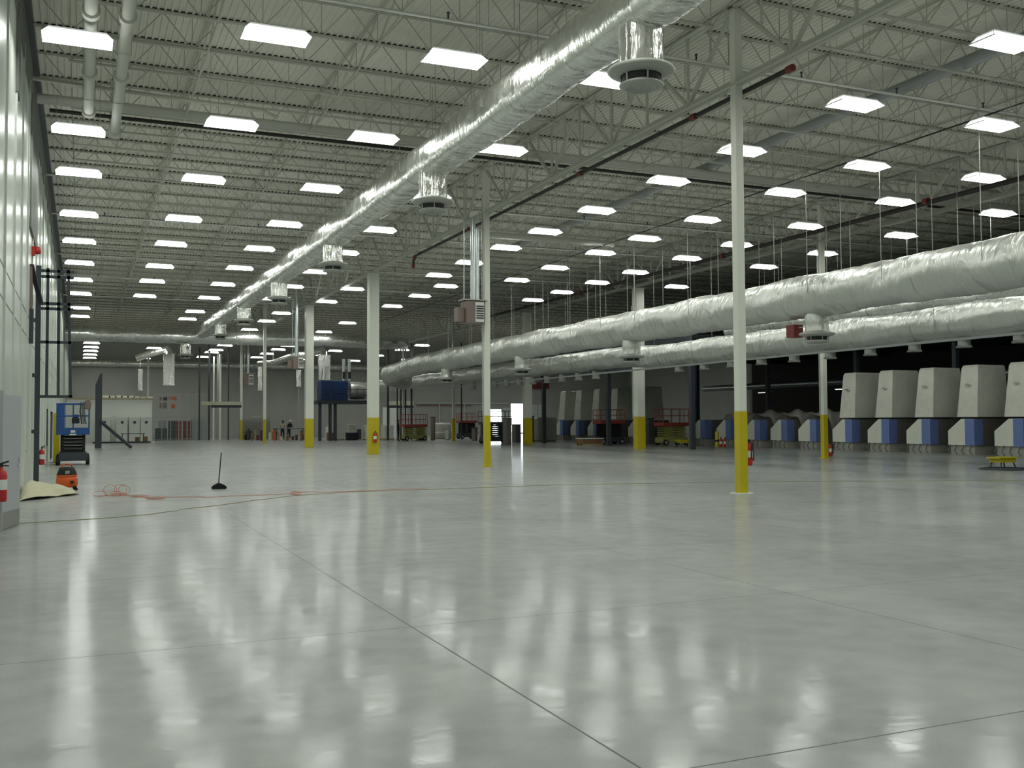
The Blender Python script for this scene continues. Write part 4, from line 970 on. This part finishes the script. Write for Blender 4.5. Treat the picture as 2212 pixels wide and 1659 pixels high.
q = MB(); q.box(x0 + .2, x1 - .2, Y0 + .98, Y0 + 1, zp + .7, zp + .76); q.box(x0 + 1, x0 + 1.05, Y0 + .98, Y0 + 1, zp + .1, zt - .1); q.build('panel_seam', M['navy'], t)
x2 = aty(795, 850, Y0 + 1).x
t = thing('foil_vessel', 'grey wrapped rounded vessel right of the blue machine on the platform', 'vessel', (0, 0, 0))
foil_tube([(x1 + .3, Y0 + 1.8, zp + .95), (x2 + .6, Y0 + 1.8, zp + .95)], .75, 51, step=.15, n=20).build('body', M['foil_dull'], t)
for xx, nm in ((746, 'left'), (758, 'right')):
    A = aty(xx, 775, Y0 + 1); t = thing('silver_stack', 'narrow silver stack over the blue machine, %s one' % nm, 'duct', (A.x, Y0 + 1.6, 0)); MB().tube([(0, 0, zt - .0), (0, 0, A.z)], .14, 12).build('pipe_run', M['galv'], t); MB().box(-.12, .12, -.2, .0, zt + .2, zt + .8).build('damper', M['black'], t)

# wrapped pallets and clutter along the back
CL = [(722, 748, 916, 951, 1.0, 'wrap', 'wrapped_pallet', 'pale wrapped pallet right of the second broad column', 'pallet'),
      (706, 724, 935, 951, .8, 'card', 'cardboard_box', 'open brown carton in front of the pale wrapped pallet', 'box'),
      (703, 712, 922, 938, .6, 'white', 'cardboard_box', 'white box behind the open brown carton', 'box'),
      (750, 775, 916, 949, 1.0, 'wrapdark', 'wrapped_pallet', 'domed dusty wrapped bundle left of the extinguisher column', 'pallet'),
      (748, 780, 936, 951, .8, 'black', 'machine_crate', 'low dark machinery heap beneath the dusty bundle', 'machinery'),
      (786, 798, 918, 951, .8, 'wrap', 'wrapped_pallet', 'pale wrapped stack half behind the extinguisher column', 'pallet'),
      (825, 856, 918, 950, 1.2, 'wrap', 'wrapped_pallet', 'wide pale wrapped stack right of the extinguisher column', 'pallet'),
      (933, 944, 902, 951, .8, 'heater', 'machine_crate', 'dark brown crate left of the round wrapped bundle', 'crate'),
      (660, 668, 925, 950, .6, 'card', 'trash_can', 'red-brown bin left of the second broad column', 'bin'),
      (645, 654, 940, 948, .4, 'white', 'bucket', 'white bucket near the red-brown bin', 'bucket'),
      (575, 580, 938, 948, .4, 'hair', 'machine_crate', 'small dark crate left of the thin column foot', 'crate'),
      (530, 545, 932, 949, .8, 'black', 'machine_crate', 'black tool heap at the foot of the grey tarp mound', 'machinery'),
      (545, 560, 935, 949, .8, 'card', 'cardboard_box', 'brown carton before the grey tarp mound', 'box'),
      (560, 576, 938, 950, .8, 'redlift', 'tool_chest', 'dull red tool chest behind the slim column foot', 'chest'),
      (588, 604, 932, 949, .8, 'card', 'cardboard_box', 'brown carton between the slim column and the tables', 'box'),
      (1090, 1110, 905, 960, .7, 'machgrey', 'machine_crate', 'dark tall crate behind the black-railed lift', 'crate'),
      (1138, 1158, 900, 955, .8, 'dark', 'machine_crate', 'dark stand right of the broad column at the docks', 'stand'),
      (1110, 1130, 918, 955, .8, 'machgrey', 'machine_crate', 'dark crate right of the black-railed lift', 'crate'),
      (1395, 1420, 905, 958, 1.0, 'machgrey', 'machine_crate', 'dim grey crate behind the broad column at the mezzanine', 'crate'),
      (1022, 1036, 925, 952, .8, 'heater', 'machine_crate', 'brown cart in front of the bright door gap', 'cart')]
for (x0, x1, y0, yb, dep, mm, nm, lab, cat) in CL:
    t, W, top, o = px_box(x0, x1, y0, yb, dep, mm, nm, lab, cat, .06 if 'wrap' in mm else .02)
    if mm in ('card', 'white') and 'box' in nm: MB().box(-W / 2 * .98, W / 2 * .98, -dep / 2 - .02, -dep / 2, top * .45, top * .52).build('tape', M['wood'], t)
    if 'pallet' in nm: MB().box(-W / 2 - .05, W / 2 + .05, -dep / 2 - .05, dep / 2 + .05, 0, .12).build('pallet_base', M['wood'], t)
    if nm == 'machine_crate': MB().box(-W / 2 - .04, W / 2 + .04, -dep / 2 - .04, dep / 2 + .04, top, top + .06).build('lid', M['dark'], t)
    if nm == 'tool_chest': [MB().box(-W / 2 + .05, W / 2 - .05, -dep / 2 - .02, -dep / 2, top * (.1 + .3 * k), top * (.35 + .3 * k)).build('drawer', M['red'], t) for k in range(3)]
HEAP = [(527, 540, 940, 'rubber'), (534, 541, 926, 'dark'), (541, 549, 938, 'card'), (549, 556, 929, 'grey'), (553, 562, 941, 'dullred'), (562, 569, 930, 'dark'), (566, 574, 926, 'wrapdark'),
        (580, 588, 934, 'wrap'), (590, 597, 927, 'orange'), (597, 604, 938, 'wood'), (604, 612, 943, 'white'), (618, 626, 941, 'card'), (630, 637, 944, 'dullred'), (638, 645, 940, 'dark'), (648, 655, 930, 'card'), (655, 661, 938, 'dullred')]
for k, (x0, x1, y0, mm) in enumerate(HEAP):
    t, W, top, o = px_box(x0, x1, y0, 950.5 + (k % 3) * .6, .5, mm, 'storage_crate', 'small crate in the far clutter around the work tables, %s' % ('first from the left' if k == 0 else ORD[k] + ' from the left'), 'crate', .03, group='small crates in the far clutter')
    MB().box(-W / 2 - .02, W / 2 + .02, -.27, .27, top, top + .04).build('lid', M[('dark', 'card', 'grey', 'wood')[k % 4]], t)
for k, (x0, x1, y0, mm) in enumerate([(772, 784, 927, 'dark'), (858, 868, 930, 'wrapdark'), (897, 925, 921, 'wrap'), (966, 972, 930, 'white'), (1040, 1058, 915, 'heater')]):
    t, W, top, o = px_box(x0, x1, y0, 951, .7, mm, 'storage_crate', 'crate among the wrapped pallets near the docks, %s' % ('first from the left' if k == 0 else ORD[k] + ' from the left'), 'crate', .03, group='crates near the docks')
    MB().box(-W / 2 - .03, W / 2 + .03, -.38, .38, 0, .1).build('pallet_base', M['wood'], t)
# round wrapped bundle
p = g(958, 948); t = thing('wrapped_drum', 'round wrapped bundle left of the slim dim column', 'bundle', (p.x, p.y + .7, 0))
MB().lathe([(0, 0), (.95, 0), (1.0, .1), (.98, 1.3), (.9, 1.42), (0, 1.5)], n=24).build('body', M['wrapdark'], t); MB().lathe([(1.0, .55), (1.02, .6), (1.0, .65)], n=24).build('strap', M['wrap'], t)
# tarp mound
p = g(562, 949); t = thing('tarp_mound', 'tall stack under a grey tarp left of the thin far column', 'tarp', (p.x, p.y + 3, 0))
MB().lathe([(1.5, 0), (1.45, 1.6), (1.25, 2.05), (.6, 2.2), (0, 2.15)], n=14).build('tarp', M['machgrey'], t)
# pale door edge and pipes on the far wall
t = thing('wall_pipe', 'pale pipe running level along the far wall above the pallets', 'pipe', (0, 0, 0)); A = aty(900, 871, YF - .3); B_ = aty(1100, 872, YF - .3); MB().tube([(A.x, YF - .3, A.z), (B_.x, YF - .3, A.z)], .08, 8).build('pipe_run', M['white'], t)
MB().tube([(A.x, YF - .3, A.z - .25), (B_.x - 5, YF - .3, A.z - .25)], .04, 8).build('lower_pipe', M['redlift'], t)
for xx in (949, 1003): P = aty(xx, 900, YF - .3); MB().tube([(P.x, YF - .3, A.z), (P.x, YF - .3, 1.5)], .07, 8).build('drop_pipe', M['white'], t)
post(997, 740, 950, 3, 'dark', 'steel_post', 'thin black post left of the orange-red lift')
# grey shelf line: work tables and workers
p = g(622, 950); t = thing('work_table', 'high dark work table where two workers stand at the far end', 'table', (p.x, p.y, 0))
MB().box(-1.2, 1.5, -.4, .4, .98, 1.04).build('tabletop', M['dark'], t)
for sx, sy in ((-1.1, -.3), (1.4, -.3), (1.4, .3), (-1.1, .3)): MB().bar((sx, sy, 0), (sx, sy, .98), .06).build('leg', M['dark'], t)
q = MB(); [q.box(-.9 + .45 * k, -.6 + .45 * k, -.2, .1, 1.04, 1.1 + .03 * (k % 2)) for k in range(4)]; q.build('paper_stack', M['white'], t)

# ------------------------------------------------------------------ people
def skin_chain(name, verts, edges, m, parent, sub=2):
    me = D.meshes.new(name); me.from_pydata([v[:3] for v in verts], edges, []); me.materials.append(m)
    o = D.objects.new(name, me); COL.objects.link(o); o.parent = parent
    sk = o.modifiers.new('skin', 'SKIN'); lay = me.skin_vertices.new() if not me.skin_vertices else me.skin_vertices[0]
    for i, v in enumerate(verts): lay.data[i].radius = (v[3], v[4] if len(v) > 4 else v[3]); lay.data[i].use_root = (i == 0)
    sk.use_smooth_shade = True
    sb = o.modifiers.new('sub', 'SUBSURF'); sb.levels = sub; sb.render_levels = sub
    return o
def person(loc, rz, lab, top, legs, lean=0.0, hat=None, reach=True):
    t = thing('person', lab, 'person', loc, rz)
    # figure faces -y
    dy = lambda z: -lean * max(0, z - .95)
    hz = lambda x, y_, z, r, r2=None: (x, y_ + dy(z), z, r, r2 or r)
    ha, hb = ((.30, -.42, 1.08), (-.30, -.40, 1.08)) if reach else ((.26, -.10, .86), (-.25, -.20, 1.02))
    V = [hz(0, 0, .95, .16, .12), hz(0, 0, 1.15, .145, .11), hz(0, 0, 1.36, .17, .115), hz(0, -.0, 1.48, .07), hz(0, -.01, 1.53, .055)]
    E = [(0, 1), (1, 2), (2, 3), (3, 4)]
    for s_, h in ((1, ha), (-1, hb)):
        i = len(V); V += [hz(s_ * .19, 0, 1.42, .062), hz(s_ * .26, -.04 if reach else .03, 1.15, .048), (h[0] * 1.0, h[1] + dy(1.1), h[2], .032)]
        E += [(2, i), (i, i + 1), (i + 1, i + 2)]
    for s_ in (1, -1):
        i = len(V); V += [(s_ * .10, 0, .86, .095), (s_ * .12, -.02, .48, .068), (s_ * .13, .02, .10, .045), (s_ * .14, -.13, .04, .042)]
        E += [(0, i), (i, i + 1), (i + 1, i + 2), (i + 2, i + 3)]
    skin_chain('body', V, E, M[legs], t)
    S = [hz(0, 0, 1.0, .165, .125), hz(0, 0, 1.15, .155, .12), hz(0, 0, 1.36, .18, .125), hz(0, 0, 1.46, .09)]
    SE = [(0, 1), (1, 2), (2, 3)]
    for s_, h in ((1, ha), (-1, hb)):
        i = len(S); el = (s_ * .26, (-.04 if reach else .03) + dy(1.15), 1.15)
        S += [hz(s_ * .19, 0, 1.42, .072), (*el, .06), (el[0] * .6 + h[0] * .4, el[1] * .6 + (h[1] + dy(1.1)) * .4, el[2] * .6 + h[2] * .4, .052)]; SE += [(2, i), (i, i + 1), (i + 1, i + 2)]
    skin_chain('shirt', S, SE, M[top], t)
    hy = dy(1.62)
    q = MB(); q.lathe([(0, -.13), (.05, -.125), (.07, -.08), (.078, 0), (.075, .06), (.05, .11), (0, .13)], (0, hy - .02, 1.64), 14)
    q.add([(-.016, hy - .09, 1.62), (.016, hy - .09, 1.62), (0, hy - .125, 1.605), (0, hy - .09, 1.66)], [(0, 1, 2), (1, 3, 2), (3, 0, 2)])
    for s_ in (-1, 1): q.lathe([(0, -.03), (.012, -.02), (.014, 0), (.01, .025), (0, .03)], (s_ * .078, hy - .01, 1.64), 8)
    ho = q.build('head', M['skin'], t)
    q = MB()
    for s_ in (-1, 1): q.lathe([(0, -.009), (.01, 0), (0, .009)], (s_ * .03, hy - .092, 1.655), 8)
    q.build('eye', M['black'], ho); q = MB(); q.box(-.022, .022, hy - .092, hy - .08, 1.572, 1.58); q.build('mouth', M['redlift'], ho)
    if hat: MB().lathe([(.13, .0), (.10, .01), (.098, .06), (.07, .12), (0, .14)], (0, hy - .01, 1.68), 16).build('hard_hat', M['hat'], t)
    else: MB().lathe([(.083, -.06), (.086, .02), (.07, .09), (0, .12)], (0, hy + .012, 1.67), 14).build('hair', M['hair'], t)
    for s_, h in ((1, ha), (-1, hb)):
        hy2 = h[1] + dy(1.1); V = [(h[0], hy2, h[2], .03, .016), (h[0] - s_ * .005, hy2 - .06, h[2] - .01, .034, .014)]; E = [(0, 1)]
        for k in range(4):
            i = len(V); x = h[0] + (k - 1.5) * .02; ln = (.055, .07, .066, .05)[k]
            V += [(x, hy2 - .085, h[2] - .012, .009), (x, hy2 - .085 - ln * .55, h[2] - .022, .0085), (x, hy2 - .085 - ln, h[2] - .045, .007)]; E += [(1, i), (i, i + 1), (i + 1, i + 2)]
        i = len(V); V += [(h[0] - s_ * .04, hy2 - .03, h[2] - .012, .01), (h[0] - s_ * .06, hy2 - .07, h[2] - .022, .008)]; E += [(0, i), (i, i + 1)]
        skin_chain('hand', V, E, M['skin'], t, 1)
    return t
p = g(608, 949); person((p.x, p.y - .5, 0), 2.5, 'person in a khaki shirt and black trousers standing at the far work table', 'shirt', 'pants', .12)
p = g(628, 948); person((p.x, p.y + 1.0, 0), .5, 'person in a white hard hat and dark top leaning over the far work table', 'navycloth', 'pants', .35, hat=True)
p = g(860, 953); person((p.x, p.y, 0), 1.2, 'person in dark blue work clothes standing beside the red-railed lift', 'navycloth', 'navycloth', .02, reach=False)
